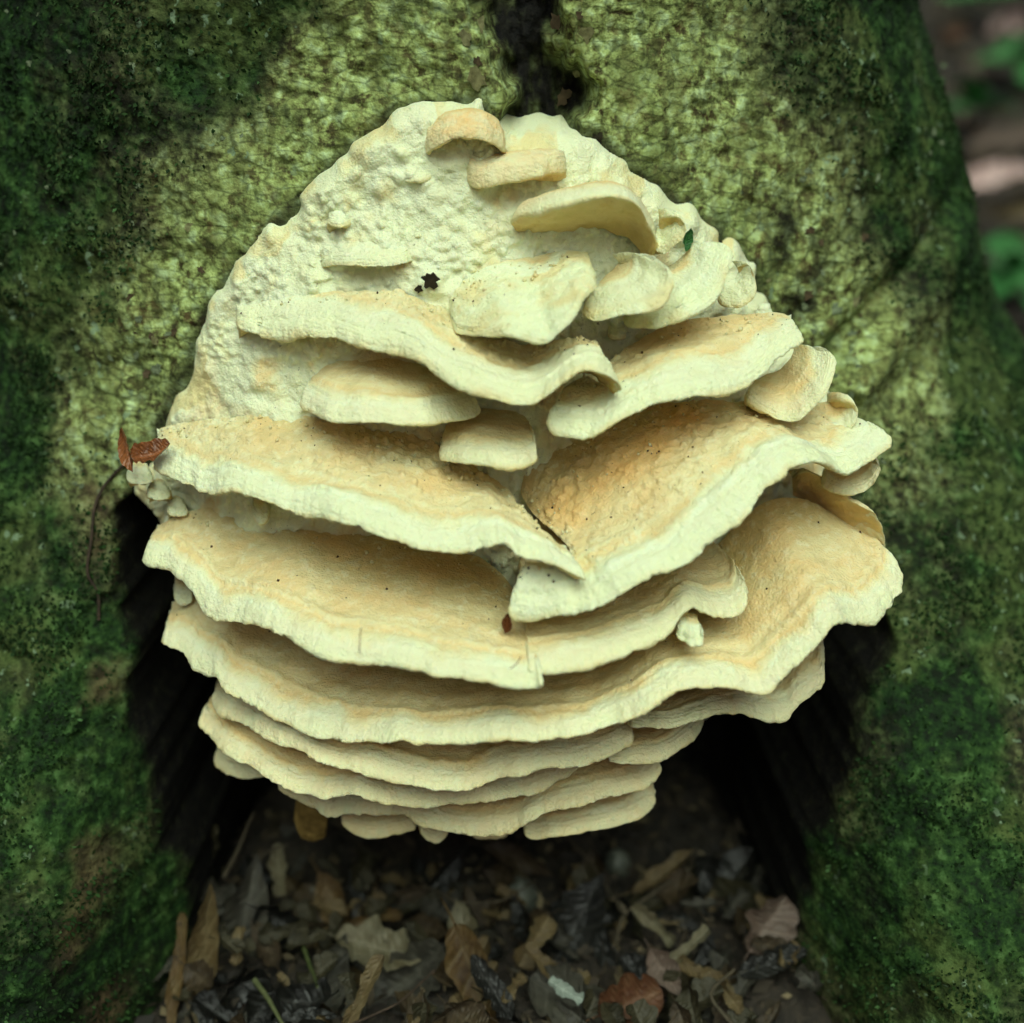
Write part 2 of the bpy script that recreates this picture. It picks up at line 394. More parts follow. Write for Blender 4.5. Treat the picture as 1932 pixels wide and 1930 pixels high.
def build_trunk():
    # rows (z): dense where the photograph looks; columns: along the girth
    zs = np.concatenate([np.linspace(-0.12, -0.02, 14, endpoint=False), np.linspace(-0.02, 0.58, 560), np.linspace(0.6, 3.4, 60)])
    xs_n = np.concatenate([np.linspace(-0.9999, -0.80, 40, endpoint=False), np.linspace(-0.80, 0.80, 560), np.linspace(0.80, 0.9999, 80)[1:]])
    X, Z, Y = [], [], []
    zz = zs[:, None] + 0 * xs_n[None, :]
    a = xs_n[None, :] + 0 * zz
    w_ = trunk_w(zz)
    # concentrate columns on |x|<0.36 whatever the width
    x = TCX + w_ * np.where(np.abs(a) <= 0.80, a / 0.80 * np.minimum(0.80, 0.33 / w_), 0)
    hi = np.abs(a) > 0.80
    lim = np.minimum(0.80, 0.33 / w_)
    a2 = np.sign(a) * (lim + (np.abs(a) - 0.80) / 0.1999 * (0.9999 - lim))
    x = np.where(hi, TCX + w_ * a2, x)
    y = y_trunk(x, zz)
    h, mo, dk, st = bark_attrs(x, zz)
    n, k = x.shape
    # back half, coarse
    th = np.linspace(math.pi / 2, 3 * math.pi / 2, 40)[1:-1]
    bx = TCX + w_[:, :1] * np.sin(th)[None, :]
    by = TD - 0.42 * np.cos(th)[None, :] * (w_[:, :1] / 0.4) 
    bz = zs[:, None] + 0 * bx
    by = by + y_lean(bz) + 0.012 * fbm(np.stack([bx, by, bz], -1), 0.08, 3, 33)
    V = np.concatenate([np.stack([x, y, zz], -1), np.stack([bx, by, bz], -1)], 1)
    z0 = np.zeros_like(bx)
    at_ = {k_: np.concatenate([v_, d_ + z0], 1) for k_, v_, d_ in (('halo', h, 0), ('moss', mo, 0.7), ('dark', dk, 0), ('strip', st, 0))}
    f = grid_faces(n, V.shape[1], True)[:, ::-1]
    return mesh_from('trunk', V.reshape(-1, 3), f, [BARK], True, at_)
trunk = link('trunk', build_trunk(), tree)

# moss cushions: thousands of tiny leaflets rooted in the bark
def build_moss(n=260000):
    x = RNG.uniform(-0.36, 0.42, n); z = RNG.uniform(0.0, 0.58, n)
    h, mo, dk, st = bark_attrs(x, z)
    p = np.stack([x, x * 0, z], -1)
    dens = mo * (1 - dk) * (0.10 + 0.90 * tufts(x, z)) * 1.6
    ok = (RNG.random(n) < dens) & (sdf(x, z) < -0.004)
    x, z = x[ok], z[ok]
    ok = np.abs(x - TCX) < trunk_w(z) * 0.97
    x, z = x[ok], z[ok]; n = len(x)
    e = 0.002
    y = y_trunk(x, z)
    gx = (y_trunk(x + e, z, False) - y_trunk(x - e, z, False)) / (2 * e); gz = (y_trunk(x, z + e, False) - y_trunk(x, z - e, False)) / (2 * e)
    nrm = np.stack([gx, -np.ones(n), gz], -1); nrm /= np.linalg.norm(nrm, axis=1)[:, None]
    c = np.stack([x, y, z], -1)
    rd = RNG.normal(size=(n, 3)); t = np.cross(nrm, rd); t /= np.linalg.norm(t, axis=1)[:, None] + 1e-9
    s = np.cross(nrm, t)
    L = RNG.uniform(0.0014, 0.0036, n)[:, None]; W = L * RNG.uniform(0.16, 0.34, n)[:, None]
    lift = RNG.uniform(0.15, 0.8, n)[:, None]
    tip = c + t * L * (1 - 0.5 * lift) + nrm * L * lift
    mid = c + t * L * 0.45 * (1 - 0.5 * lift) + nrm * L * lift * 0.6
    V = np.stack([c - nrm * 0.0004, mid + s * W, tip, mid - s * W], 1).reshape(-1, 3)
    f = np.arange(n * 4).reshape(-1, 4)
    tint = np.clip(RNG.beta(2.2, 3.2, n) + 0.25 * fbm(np.stack([x, x * 0, z], -1), 0.03, 2, 7), 0, 1)
    return mesh_from('moss', V, f, [MOSS], True, {'tint': np.repeat(tint, 4)})
link('moss', build_moss(), tree, kind='stuff')

# ------------------------------------------------------------------ the fungus
fungus = link('bracket_fungus', None, loc=(0, 0, 0), label='large cream tiered bracket fungus growing out of the hollow in the trunk', category='fungus')
def fungus_depth(z):   # how far the flesh behind the shelves stands out from the smooth trunk
    return np.interp(z, [0.08, 0.12, 0.2, 0.28, 0.36, 0.46], [0.015, 0.028, 0.030, 0.022, 0.014, 0.007])
def crust_y(x, z, fine=True):
    p = np.stack([x, x * 0, z], -1); p2 = np.stack([x, z], -1)
    sd = sdf(x, z)
    sd = sd + 0.0032 * vnoise(p, 0.016, 11) + 0.0022 * vnoise(p, 0.007, 12)
    edge = 0.0095 * (1 - np.exp(-np.maximum(sd, 0) / 0.0045))
    h = edge + (fungus_depth(z)) * sstep(0.0, 0.06, sd)
    if fine:
        rim = np.exp(-((sd - 0.006) / 0.006) ** 2)
        wq = p2 + 0.004 * np.stack([vnoise(p, 0.02, 3), vnoise(p, 0.02, 4)], -1)
        d1, r1 = worley(wq, 0.014, 3); d2, r2 = worley(wq * 1.03 + 0.4, 0.0075, 8); d3, r3 = worley(wq + 0.9, 0.0036, 12)
        dome = lambda d: np.maximum(0, 1 - d * d * 1.7) ** 1.4
        patch = sstep(-0.25, 0.35, fbm(p, 0.035, 2, 19))
        ins = sstep(0, 0.007, sd)
        h = h + ins * (0.0026 * dome(d1) * (0.25 + 0.75 * r1) + 0.0024 * dome(d2) * r2 * (0.4 + 0.6 * patch) + 0.0015 * dome(d3) * (r3 > 0.3) * (1.25 - patch))
        h = h + 0.0040 * fbm(p, 0.032, 2, 14) * ins + 0.0013 * fbm(p, 0.009, 3, 15) * ins + 0.0005 * fbm(p, 0.003, 2, 16)
        h = h + 0.002 * rim
    h = np.where(sd < 0, sd * 6.5, h)
    return y_smooth(x, z) - 0.002 - h, sd
def build_crust():
    xs = np.linspace(CR[:, 0].min() - 0.014, CR[:, 0].max() + 0.014, 470); zs = np.linspace(CR[:, 1].min() - 0.014, CR[:, 1].max() + 0.014, 500)
    x, z = np.meshgrid(xs, zs, indexing='ij')
    y, sd = crust_y(x, z)
    V = np.stack([x, y, z], -1).reshape(-1, 3)
    f = grid_faces(len(xs), len(zs))
    keep = (sd.ravel()[f] > -0.011).all(1); f = f[keep]
    used = np.unique(f); idx = np.full(len(V), -1); idx[used] = np.arange(len(used))
    p = np.stack([x, x * 0, z], -1)
    rimd = 0.02 + 0.12 * sstep(0.002, 0.03, sd) + 0.17 * fbm(p, 0.014, 3, 3)
    grain = sstep(0.012, 0.05, sd)
    stain = 0.50 * sstep(0.10, 0.6, fbm(p, 0.025, 3, 5)) * sstep(0.0, 0.02, sd)
    return mesh_from('crust', V[used], idx[f], [FUN], True,
                     {'rimd': rimd.ravel()[used], 'under': 0 * rimd.ravel()[used], 'stain': stain.ravel()[used], 'grain': grain.ravel()[used] * 0.8})
crust = link('crust', build_crust(), fungus, label='lumpy cream crust spreading over the bark above the shelves')

def crom(P, n, closed=False):
    """Catmull-Rom through the points, n samples at even chord spacing."""
    P = np.asarray(P, float)
    Q = np.concatenate([[2 * P[0] - P[1]], P, [2 * P[-1] - P[-2]]])
    seg = []
    for i in range(len(P) - 1):
        t = np.linspace(0, 1, 24, endpoint=False)[:, None]
        a, b, c, d = Q[i], Q[i + 1], Q[i + 2], Q[i + 3]
        seg.append(0.5 * (2 * b + (c - a) * t + (2 * a - 5 * b + 4 * c - d) * t * t + (3 * b - a - 3 * c + d) * t ** 3))
    S = np.concatenate(seg + [P[-1:]])
    return S
def resample(S, key, n):
    k_ = key / key[-1]; t = np.linspace(0, 1, n)
    return np.stack([np.interp(t, k_, S[:, j]) for j in range(S.shape[1])], 1)
def prof(v, n):
    v = np.atleast_1d(np.asarray(v, float))
    if len(v) == 1: return np.full(n, v[0])
    t = np.linspace(0, 1, n); tt = np.linspace(0, 1, len(v))
    y = np.interp(t, tt, v)
    k = max(3, n // (len(v) * 2)); ker = np.ones(k) / k
    return np.convolve(np.pad(y, k, mode='edge'), ker, 'same')[k:-k]
SHELF_N = [0]
def shelf(rim, back, pr, pb=0.012, T=0.0085, root=0.010, sag=0.05, stains=(), droop=0.0, grain=0.7, tone=0.0, rough=1.0, band=1.5, ochre_tint=0.0, name='shelf', label=None, parent=None):
    """One shelf: rim and back lines in drawing coordinates, pr/pb their distances in front of the bark."""
    SHELF_N[0] += 1; sid = SHELF_N[0]
    rim = np.asarray(rim, float); back = np.asarray(back, float)
    L = np.hypot(*np.diff(rim, axis=0).T).sum()
    n = int(np.clip(L / 2.6, 26, 560))
    S = crom(rim, n); kS = np.concatenate([[0], np.cumsum(np.hypot(*np.diff(S, axis=0).T))])
    r2 = resample(S, kS, n)
    if len(back) == len(rim):
        Bc = crom(back, n); b2 = resample(Bc, kS, n)
    else:
        Bc = crom(back, n); kB = np.concatenate([[0], np.cumsum(np.hypot(*np.diff(Bc, axis=0).T))]); b2 = resample(Bc, kB, n)
    prr, pbb, TT = prof(pr, n), prof(pb, n), prof(T, n) * 0.60
    def stand(u, v, d_):
        p_ = at(u, v, -d_)
        for _ in range(4): p_ = at(u, v, -d_ + float(y_lean(p_[2])))
        return p_
    Rw = np.array([stand(u, v, d) for (u, v), d in zip(r2, prr)]); Bw = np.array([stand(u, v, d) for (u, v), d in zip(b2, pbb)])
    Rw[:, 2] += TT * 0.35
    # small unevenness of the growing edge
    if L < 420: rough = rough * 0.5
    e1 = vnoise(Rw + sid, 0.0042, 5) * 0.00075 + vnoise(Rw + sid, 0.013, 6) * 0.0020 + vnoise(Rw + sid, 0.0020, 7) * 0.0005
    d = Rw - Bw; ln = np.linalg.norm(d, axis=1)[:, None] + 1e-9; dh = d / ln
    Rw = Rw + dh * (e1 * rough)[:, None]
    tq = np.linspace(0, 1, n); eq = np.clip(np.minimum(tq, 1 - tq) * kS[-1] / 16.0, 0, 1); eq = 0.22 + 0.78 * np.sqrt(1 - (1 - eq) ** 2)
    Rw = Bw + (Rw - Bw) * eq[:, None]
    d = Rw - Bw; ln = np.linalg.norm(d, axis=1)[:, None] + 1e-9; dh = d / ln
    up = np.array([0.0, -0.30, 1.0]); up /= np.linalg.norm(up)
    nn = up - dh * (dh @ up)[:, None]; nn /= np.linalg.norm(nn, axis=1)[:, None] + 1e-9
    # ends taper
    tt = np.linspace(0, 1, n); ew = np.clip(np.minimum(tt, 1 - tt) * kS[-1] / 14.0, 0, 1); ew = 0.35 + 0.65 * np.sqrt(1 - (1 - ew) ** 2)
    TT = TT * ew * (1 + 0.14 * vnoise(Rw + 3.1 * sid, 0.028, 9))
    lnm = ln[:, 0]
    run = np.minimum(band * TT, 0.45 * lnm)          # width of the rolled-over growing edge
    nt_ = int(np.clip(lnm.max() / 0.0011, 12, 84)); s_top = np.linspace(0, 1, nt_)
    pts, rimd, und = [], [], []
    for s in s_top:                       # upper face, from the attachment to the rolled edge
        pos = Bw + (Rw - dh * run[:, None] - Bw) * s
        off = (root * 0.5 * (1 - s) + TT * 0.5 * s) + sag * lnm * math.sin(math.pi * s ** 1.3) * 0.8
        fromrim = run + (1 - s) * (lnm - run)
        zon = np.exp(-((fromrim - 0.020) / 0.014) ** 2)
        off = off + 0.00035 * np.sin(fromrim / 0.0021 + 3.0 * vnoise(Rw * 0.6 + sid, 0.03, 4)) * zon
        off = off + 0.0010 * np.exp(-((fromrim - run - 0.001) / 0.0028) ** 2) * (band > 1.6)
        pts.append(pos + nn * off[:, None]); rimd.append(fromrim); und.append(np.zeros(n))
    for k1 in np.linspace(0.06, 1.0, 14):  # sloping band down to the sharp lower lip
        k2 = 1 - k1 ** 2.3
        pos = Rw + dh * (run * (k1 - 1))[:, None] + nn * (TT * (-0.36 + 0.86 * k2))[:, None]
        pos = pos + nn * (0.00020 * np.sin(k1 * 26 + 4 * vnoise(Rw + sid, 0.02, 8)))[:, None]
        pts.append(pos); rimd.append(run * (1 - k1) * 0.9); und.append(np.zeros(n))
    for a in (25, 55, 90):
        a = math.radians(a)
        pos = Rw + dh * (TT * 0.14 * (math.cos(a) - 1))[:, None] - nn * (TT * (0.36 + 0.14 * math.sin(a)))[:, None]
        pts.append(pos); rimd.append(np.zeros(n)); und.append(np.full(n, a / 1.57 * 0.6))
    for s in np.linspace(0.97, 0.0, 14):  # underside back to the attachment
        pos = Bw + (Rw - dh * (TT * 0.14)[:, None] - Bw) * s
        off = -(root * 0.8 * (1 - s) + TT * 0.5 * s) + sag * 0.5 * lnm * math.sin(math.pi * s)
        pts.append(pos + nn * off[:, None]); rimd.append((1 - s) * lnm); und.append(np.ones(n))
    P = np.stack(pts, 1); m = P.shape[1]
    rimd = np.stack(rimd, 1); und = np.stack(und, 1)
    # displacement along the surface normal: swellings, grains near the attachment, radial wrinkles
    du = np.gradient(P, axis=0); dv = np.gradient(P, axis=1)
    N = np.cross(du, dv); N /= np.linalg.norm(N, axis=2)[:, :, None] + 1e-9
    if (N[:, 5] * nn).sum() < 0: N = -N
    q = P + np.array([sid * 1.7, 0, 0])
    near = sstep(0.009, 0.036, rimd) * (1 - und)
    gz = sstep(-0.3, 0.4, fbm(q, 0.02, 2, 63))
    disp = 0.0016 * fbm(q, 0.020, 3, 3) + near * grain * (0.0013 * fbm(q, 0.0050, 2, 13) + (0.25 + gz) * 0.0012 * np.maximum(0, vnoise(q, 0.0028, 23)) * 1.6)
    disp = disp + 0.00035 * vnoise(q, 0.0021, 33) * (1 - near)
    rad = np.stack([np.repeat(tt[:, None] * kS[-1] * 0.00026, m, 1), np.zeros_like(rimd) + sid, rimd * 0.15], -1)
    disp = disp + (0.00018 * vnoise(rad, 0.0055, 43) + 0.00030 * vnoise(rad, 0.014, 44)) * (1 - 0.6 * near)
    if L < 420: disp = disp * 0.7
    disp = disp + und * (0.0007 * vnoise(q, 0.0035, 53) + 0.0012 * fbm(q, 0.012, 2, 54))
    P = P + N * disp[:, :, None]
    st = np.full_like(rimd, ochre_tint)  # even ochre tint over the whole shelf, stronger on the lower tiers
    for (u, v, rad_, amt) in stains:
        # place the stain on this shelf's own upper face
        uv = np.stack([b2[:, None, 0] * (1 - s_top)[None] + r2[:, None, 0] * s_top[None], b2[:, None, 1] * (1 - s_top)[None] + r2[:, None, 1] * s_top[None]], -1)
        k_ = np.argmin(((uv - np.array([u, v])) ** 2).sum(-1)); i_, j_ = np.unravel_index(k_, uv.shape[:2])
        st = np.maximum(st, amt * np.exp(-(np.linalg.norm(P - P[i_, j_], axis=2) / (rad_ * 0.00026)) ** 2))
    V = P.reshape(-1, 3)
    f = grid_faces(n, m)
    ends = [np.arange(m), np.arange(m) + (n - 1) * m]
    caps_v = [P[0].mean(0), P[-1].mean(0)]; base = len(V)
    V = np.concatenate([V, caps_v])
    tri = [[base, e_, e_ + 1, base] for e_ in range(m - 1)] + [[base + 1, (n - 1) * m + e_ + 1, (n - 1) * m + e_, base + 1] for e_ in range(m - 1)]
    faces = [tuple(map(int, q_)) for q_ in f] + [tuple(t_[:3]) for t_ in tri]
    tone_ = np.clip(rimd / 0.060 + np.clip(rimd / 0.02, 0, 1) * (tone + 0.05 * math.sin(sid * 2.7)), 0, 1)
    pad2 = lambda A: np.concatenate([A.ravel(), [A.mean()] * 2])
    me = mesh_from('shelf', V, faces, [FUN], True, {'rimd': pad2(tone_), 'under': pad2(und), 'stain': pad2(st), 'grain': pad2(near * grain)})
    pr_ = {'label': label} if label else {}
    o = link(name, me, parent or fungus, **pr_)
    return o, Rw, P

exec_shelves = True
SH = {}
# ---- upper small brackets
SH['hood'] = shelf([(795,296),(818,278),(850,264),(882,259),(912,264),(938,276),(957,292)], [(806,262),(835,238),(862,228),(885,226),(910,230),(938,246),(952,268)],
      (0.016,0.025,0.027,0.025,0.016), 0.009, 0.0120, 0.010, 0.06, stains=[(880,255,80,0.9),(830,270,60,.9),(930,268,60,.9)], grain=0.2, label='orange tinted hood shaped bracket at the top of the crust')
SH['slab'] = shelf([(876,346),(905,352),(940,347),(994,334),(1040,324),(1072,318)], [(878,318),(910,314),(950,312),(1000,306),(1040,304),(1066,306)],
      (0.018,0.026,0.027,0.025,0.014), 0.007, 0.0150, 0.010, 0.05, stains=[(900,345,60,0.7),(960,342,70,.6),(1020,328,60,.6)], grain=0.2)
SH['curl'] = shelf([(964,428),(976,408),(1012,396),(1066,382),(1120,370),(1174,372),(1206,390),(1222,416),(1240,450)], [(992,430),(1000,416),(1030,408),(1070,398),(1120,388),(1168,392),(1195,408),(1212,432),(1232,456)],
      (0.020,0.036,0.043,0.046,0.044,0.038,0.026), 0.008, 0.0165, 0.014, 0.05, stains=[(1000,400,60,.6),(1070,385,60,.45),(1130,375,60,.45),(1215,410,60,.6)], grain=0.2, label='orange tinted upturned bracket showing its underside')
SH['curl_lobe'] = shelf([(1226,462),(1250,478),(1272,462),(1290,446),(1292,424),(1278,408),(1250,405)], [(1236,448),(1246,446),(1254,438),(1258,432),(1258,424),(1252,418),(1244,414)],
      (0.020,0.028,0.032,0.030,0.020), 0.010, 0.0075, 0.010, 0.04, tone=-0.2, grain=0.1)
SH['left_small'] = shelf([(600,510),(622,503),(660,502),(705,503),(745,500),(780,490),(806,478)], [(606,492),(630,480),(665,470),(705,466),(745,464),(780,464),(802,468)],
      (0.016,0.030,0.033,0.032,0.016), 0.012, 0.0078, 0.010, 0.06, tone=-0.15, grain=0.2)
# ---- small knobs on the crust
for k, (u, v, wd, hh, pp) in enumerate([(786,334,34,12,.021),(641,418,26,13,.020),(787,436,30,13,.022),(752,545,16,11,.023),(893,516,16,12,.025),(905,290,24,10,.016)]):
    q = hh * 0.75
    SH['knob%d' % k] = shelf([(u-wd,v),(u-wd*.55,v+q*.7),(u,v+q),(u+wd*.55,v+q*.6),(u+wd,v-q*.2)], [(u-wd*.8,v-q*.3),(u-wd*.45,v-q*.8),(u,v-q),(u+wd*.45,v-q),(u+wd*.8,v-q*.6)],
          (pp*.75,pp,pp*.7), 0.010, 0.0050, 0.007, 0.10, grain=0.1, rough=.5, name='knob')
# ---- upper shelves
SH['S5'] = shelf([(1168,608),(1192,617),(1239,617),(1282,603),(1329,581),(1355,556),(1369,531),(1380,500),(1380,474),(1356,458)], [(1190,568),(1205,556),(1228,545),(1250,530),(1270,515),(1285,503),(1295,493),(1300,482),(1305,474),(1312,468)],
      (0.036,0.052,0.055,0.050,0.042,0.022), 0.018, 0.0065, 0.010, 0.04, tone=-0.3, grain=0.15)
SH['S5b'] = shelf([(1352,562),(1372,578),(1398,580),(1424,560),(1428,536),(1418,508),(1400,494)], [(1362,545),(1372,545),(1385,540),(1392,530),(1394,520),(1392,512),(1388,505)],
      (0.016,0.022,0.024,0.020,0.013), 0.008, 0.0060, 0.008, 0.05, tone=-0.15, grain=0.1)
SH['S4'] = shelf([(1090,582),(1110,599),(1131,605),(1174,595),(1210,591),(1246,578),(1265,555),(1268,524),(1246,499),(1216,487)], [(1128,552),(1132,548),(1138,542),(1148,534),(1156,528),(1162,522),(1168,516),(1170,510),(1168,505),(1164,500)],
      (0.045,0.064,0.070,0.068,0.058,0.040), 0.022, 0.0065, 0.010, 0.05, tone=-0.3, grain=0.1)
SH['S3'] = shelf([(850,622),(872,632),(922,637),(958,633),(994,643),(1015,650),(1036,646),(1052,630),(1070,614),(1088,594),(1099,569),(1117,548),(1137,536)],
      [(850,590),(862,568),(890,540),(925,524),(960,514),(985,510),(1000,508),(1010,506),(1025,504),(1042,500),(1058,498),(1080,496),(1110,500)],
      (0.050,0.066,0.074,0.078,0.078,0.070,0.052), (0.030,0.022,0.020,0.018,0.018,0.02), 0.0062, 0.012, 0.03, tone=-0.75, grain=0.6)
SH['S1'] = shelf([(442,618),(464,628),(504,640),(540,643),(569,635),(615,637),(670,648),(716,663),(778,678),(832,710),(886,738),(940,756),(976,764),(1012,760),(1045,738),(1073,713),(1102,699),(1138,703),(1165,721),(1172,744)],
      [(448,602),(475,596),(510,586),(545,580),(575,576),(615,573),(660,572),(705,572),(755,574),(805,590),(855,612),(905,640),(945,660),(985,676),(1020,676),(1055,668),(1090,662),(1120,670),(1138,694),(1142,716)],
      (0.020,0.034,0.046,0.058,0.070,0.080,0.086,0.088,0.084,0.076), (0.010,0.014,0.018,0.024,0.028,0.028,0.03,0.035,0.045,0.058), 0.0090, 0.012, 0.03, band=1.9, tone=-0.20, grain=0.75)
SH['S2'] = shelf([(1036,785),(1038,806),(1054,821),(1081,827),(1113,826),(1156,803),(1210,774),(1246,760),(1300,749),(1354,745),(1390,738),(1426,717),(1463,684),(1491,659),(1512,642),(1508,628)],
      [(1058,760),(1066,752),(1082,742),(1104,734),(1132,722),(1165,690),(1195,668),(1225,652),(1265,636),(1310,624),(1350,618),(1390,614),(1425,612),(1455,612),(1480,616),(1492,620)],
      (0.070,0.080,0.082,0.080,0.078,0.072,0.062,0.050,0.034), (0.048,0.044,0.036,0.026,0.022,0.020,0.018,0.016,0.014), 0.0090, 0.012, 0.03, stains=[(1300,660,90,.35),(1400,640,60,.3)], band=1.9, tone=-0.20, grain=0.6)
SH['S7'] = shelf([(1400,752),(1430,770),(1466,790),(1499,796),(1527,777),(1559,737),(1575,699),(1571,671),(1547,660)], [(1420,735),(1436,728),(1452,722),(1468,716),(1480,705),(1492,694),(1500,684),(1504,676),(1506,670)],
      (0.034,0.046,0.052,0.050,0.040,0.026), 0.014, 0.0070, 0.010, 0.05, stains=[(1470,770,60,.5),(1500,790,30,.4)], grain=0.15)
SH['S8'] = shelf([(1528,802),(1560,812),(1594,812),(1612,797),(1617,772),(1602,756),(1572,752)], [(1530,785),(1545,780),(1560,776),(1568,772),(1572,766),(1570,762),(1560,760)],
      (0.030,0.036,0.038,0.034,0.024), 0.012, 0.0065, 0.010, 0.05, stains=[(1580,785,30,.9)], grain=0.1)
# ---- two short brackets under the upper tier
SH['M1'] = shelf([(554,757),(583,777),(615,791),(651,798),(705,797),(760,802),(814,802),(850,795),(886,788),(905,773),(890,750)],
      [(585,736),(610,716),(640,702),(670,694),(705,690),(745,690),(780,694),(810,702),(836,712),(856,722),(866,732)],
      (0.042,0.064,0.072,0.074,0.072,0.060,0.046), 0.022, 0.0100, 0.012, 0.03, stains=[(740,752,80,.22)], band=1.9, ochre_tint=0.15, grain=0.25)
SH['M2'] = shelf([(821,858),(836,868),(870,873),(914,876),(954,881),(990,878),(1012,864),(1008,838)], [(838,826),(852,812),(876,800),(910,795),(945,796),(972,800),(990,808),(996,816)],
      (0.058,0.074,0.080,0.080,0.068), 0.030, 0.0092, 0.012, 0.03, ochre_tint=0.15, grain=0.25)
# ---- middle tier
SH['L1'] = shelf([(284,872),(290,886),(313,900),(353,920),(393,932),(433,925),(465,932),(513,952),(553,972),(593,978),(633,980),(674,992),(714,1008),(754,1018),(794,1034),(834,1040),(874,1044),(914,1036),(954,1029),(975,1046),(1000,1058),(1046,1066),(1078,1081),(1104,1091),(1114,1086)],
      [(300,838),(320,830),(345,824),(380,818),(415,814),(450,810),(480,808),(520,806),(560,806),(600,808),(640,812),(680,818),(715,826),(750,836),(785,850),(820,866),(855,884),(890,904),(925,928),(948,944),(965,960),(990,990),(1020,1020),(1050,1046),(1075,1062)],
      (0.030,0.050,0.066,0.078,0.088,0.096,0.100,0.102,0.108,0.112,0.112), (0.010,0.016,0.020,0.022,0.024,0.026,0.030,0.036,0.048,0.070,0.092), 0.0100, 0.014, 0.02, stains=[(500,860,40,.25),(810,965,30,.6),(640,880,35,.3)], band=2.0, tone=-0.08, grain=0.95)
SH['R1'] = shelf([(960,1140),(968,1170),(994,1181),(1026,1176),(1058,1160),(1086,1161),(1104,1152),(1146,1132),(1186,1105),(1226,1085),(1266,1072),(1306,1056),(1346,1024),(1386,992),(1426,952),(1458,917),(1486,890),(1510,876),(1542,870),(1567,880),(1595,896),(1627,884),(1663,860),(1679,838),(1670,822),(1646,815)],
      [(990,1084),(1000,1078),(1020,1078),(1042,1078),(1064,1074),(1080,1066),(1080,1054),(1052,1034),(1020,1004),(998,976),(990,948),(1004,910),(1040,872),(1085,842),(1135,818),(1185,800),(1240,790),(1290,784),(1340,782),(1390,782),(1435,784),(1475,788),(1515,794),(1550,800),(1575,804),(1590,808)],
      (0.106,0.112,0.114,0.114,0.112,0.108,0.102,0.095,0.086,0.076,0.064,0.052,0.036), (0.090,0.092,0.090,0.070,0.046,0.032,0.026,0.024,0.022,0.020,0.018,0.018,0.016), 0.0100, 0.014, 0.02,
      stains=[(1090,990,62,.95),(1150,960,65,.9),(1215,920,70,.95),(1270,880,60,.95),(1310,830,50,1.0),(1400,800,70,.5),(1050,1010,40,.6),(1480,790,40,.4)], band=2.2, tone=-0.1, grain=0.95)
SH['H1'] = shelf([(1545,905),(1570,925),(1603,932),(1632,927),(1652,905),(1661,882),(1652,866)], [(1556,884),(1570,880),(1584,876),(1596,870),(1602,864),(1606,858),(1606,852)],
      (0.034,0.042,0.046,0.044,0.036), 0.014, 0.0065, 0.009, 0.04, tone=.1, ochre_tint=0.30, grain=0.1)
SH['G1'] = shelf([(1560,1050),(1600,1072),(1640,1072),(1666,1056),(1671,1028),(1664,998),(1644,966),(1606,945),(1560,905),(1510,885)], [(1490,985),(1500,985),(1510,980),(1516,972),(1518,962),(1516,950),(1512,940),(1506,930),(1500,915),(1492,905)],
      (0.020,0.028,0.040,0.044,0.042,0.034,0.026), 0.012, 0.0065, 0.010, 0.03, stains=[(1625,1000,70,1.0),(1570,960,60,.9),(1540,930,50,.8),(1530,1010,40,.8)], grain=0.3, label='orange stained shelf lobe at the sunken side')
# ---- lower tiers
SH['K1'] = shelf([(262,1052),(281,1065),(313,1077),(345,1100),(368,1128),(381,1152),(405,1168),(449,1177),(497,1185),(541,1204),(581,1224),(633,1244),(694,1257),(754,1261),(814,1272),(874,1280),(934,1290),(985,1297),(1016,1294),(1024,1272)],
      [(296,1018),(325,1000),(358,986),(392,978),(425,976),(455,982),(490,990),(530,996),(575,1000),(620,1006),(665,1014),(710,1020),(755,1026),(800,1036),(840,1048),(880,1064),(915,1084),(945,1108),(965,1136),(978,1162)],
      (0.034,0.056,0.078,0.096,0.108,0.116,0.122,0.126,0.128), (0.014,0.018,0.022,0.026,0.028,0.030,0.032,0.040,0.060), 0.0120, 0.014, 0.02, band=2.3, ochre_tint=0.12, grain=0.28)
SH['K2'] = shelf([(984,1262),(1014,1266),(1050,1266),(1086,1263),(1126,1253),(1186,1229),(1226,1212),(1262,1188),(1286,1157),(1306,1147),(1326,1153),(1350,1162),(1386,1162),(1406,1140),(1408,1110),(1394,1090)],
      [(985,1160),(1000,1140),(1025,1122),(1055,1106),(1090,1094),(1130,1082),(1170,1072),(1205,1062),(1235,1054),(1260,1048),(1282,1044),(1302,1042),(1320,1042),(1335,1044),(1345,1048),(1350,1054)],
      (0.122,0.122,0.120,0.114,0.106,0.098,0.092,0.086,0.072), (0.062,0.042,0.034,0.030,0.028,0.026,0.026,0.026,0.030), 0.0120, 0.013, 0.03, band=2.3, ochre_tint=0.15, grain=0.3)
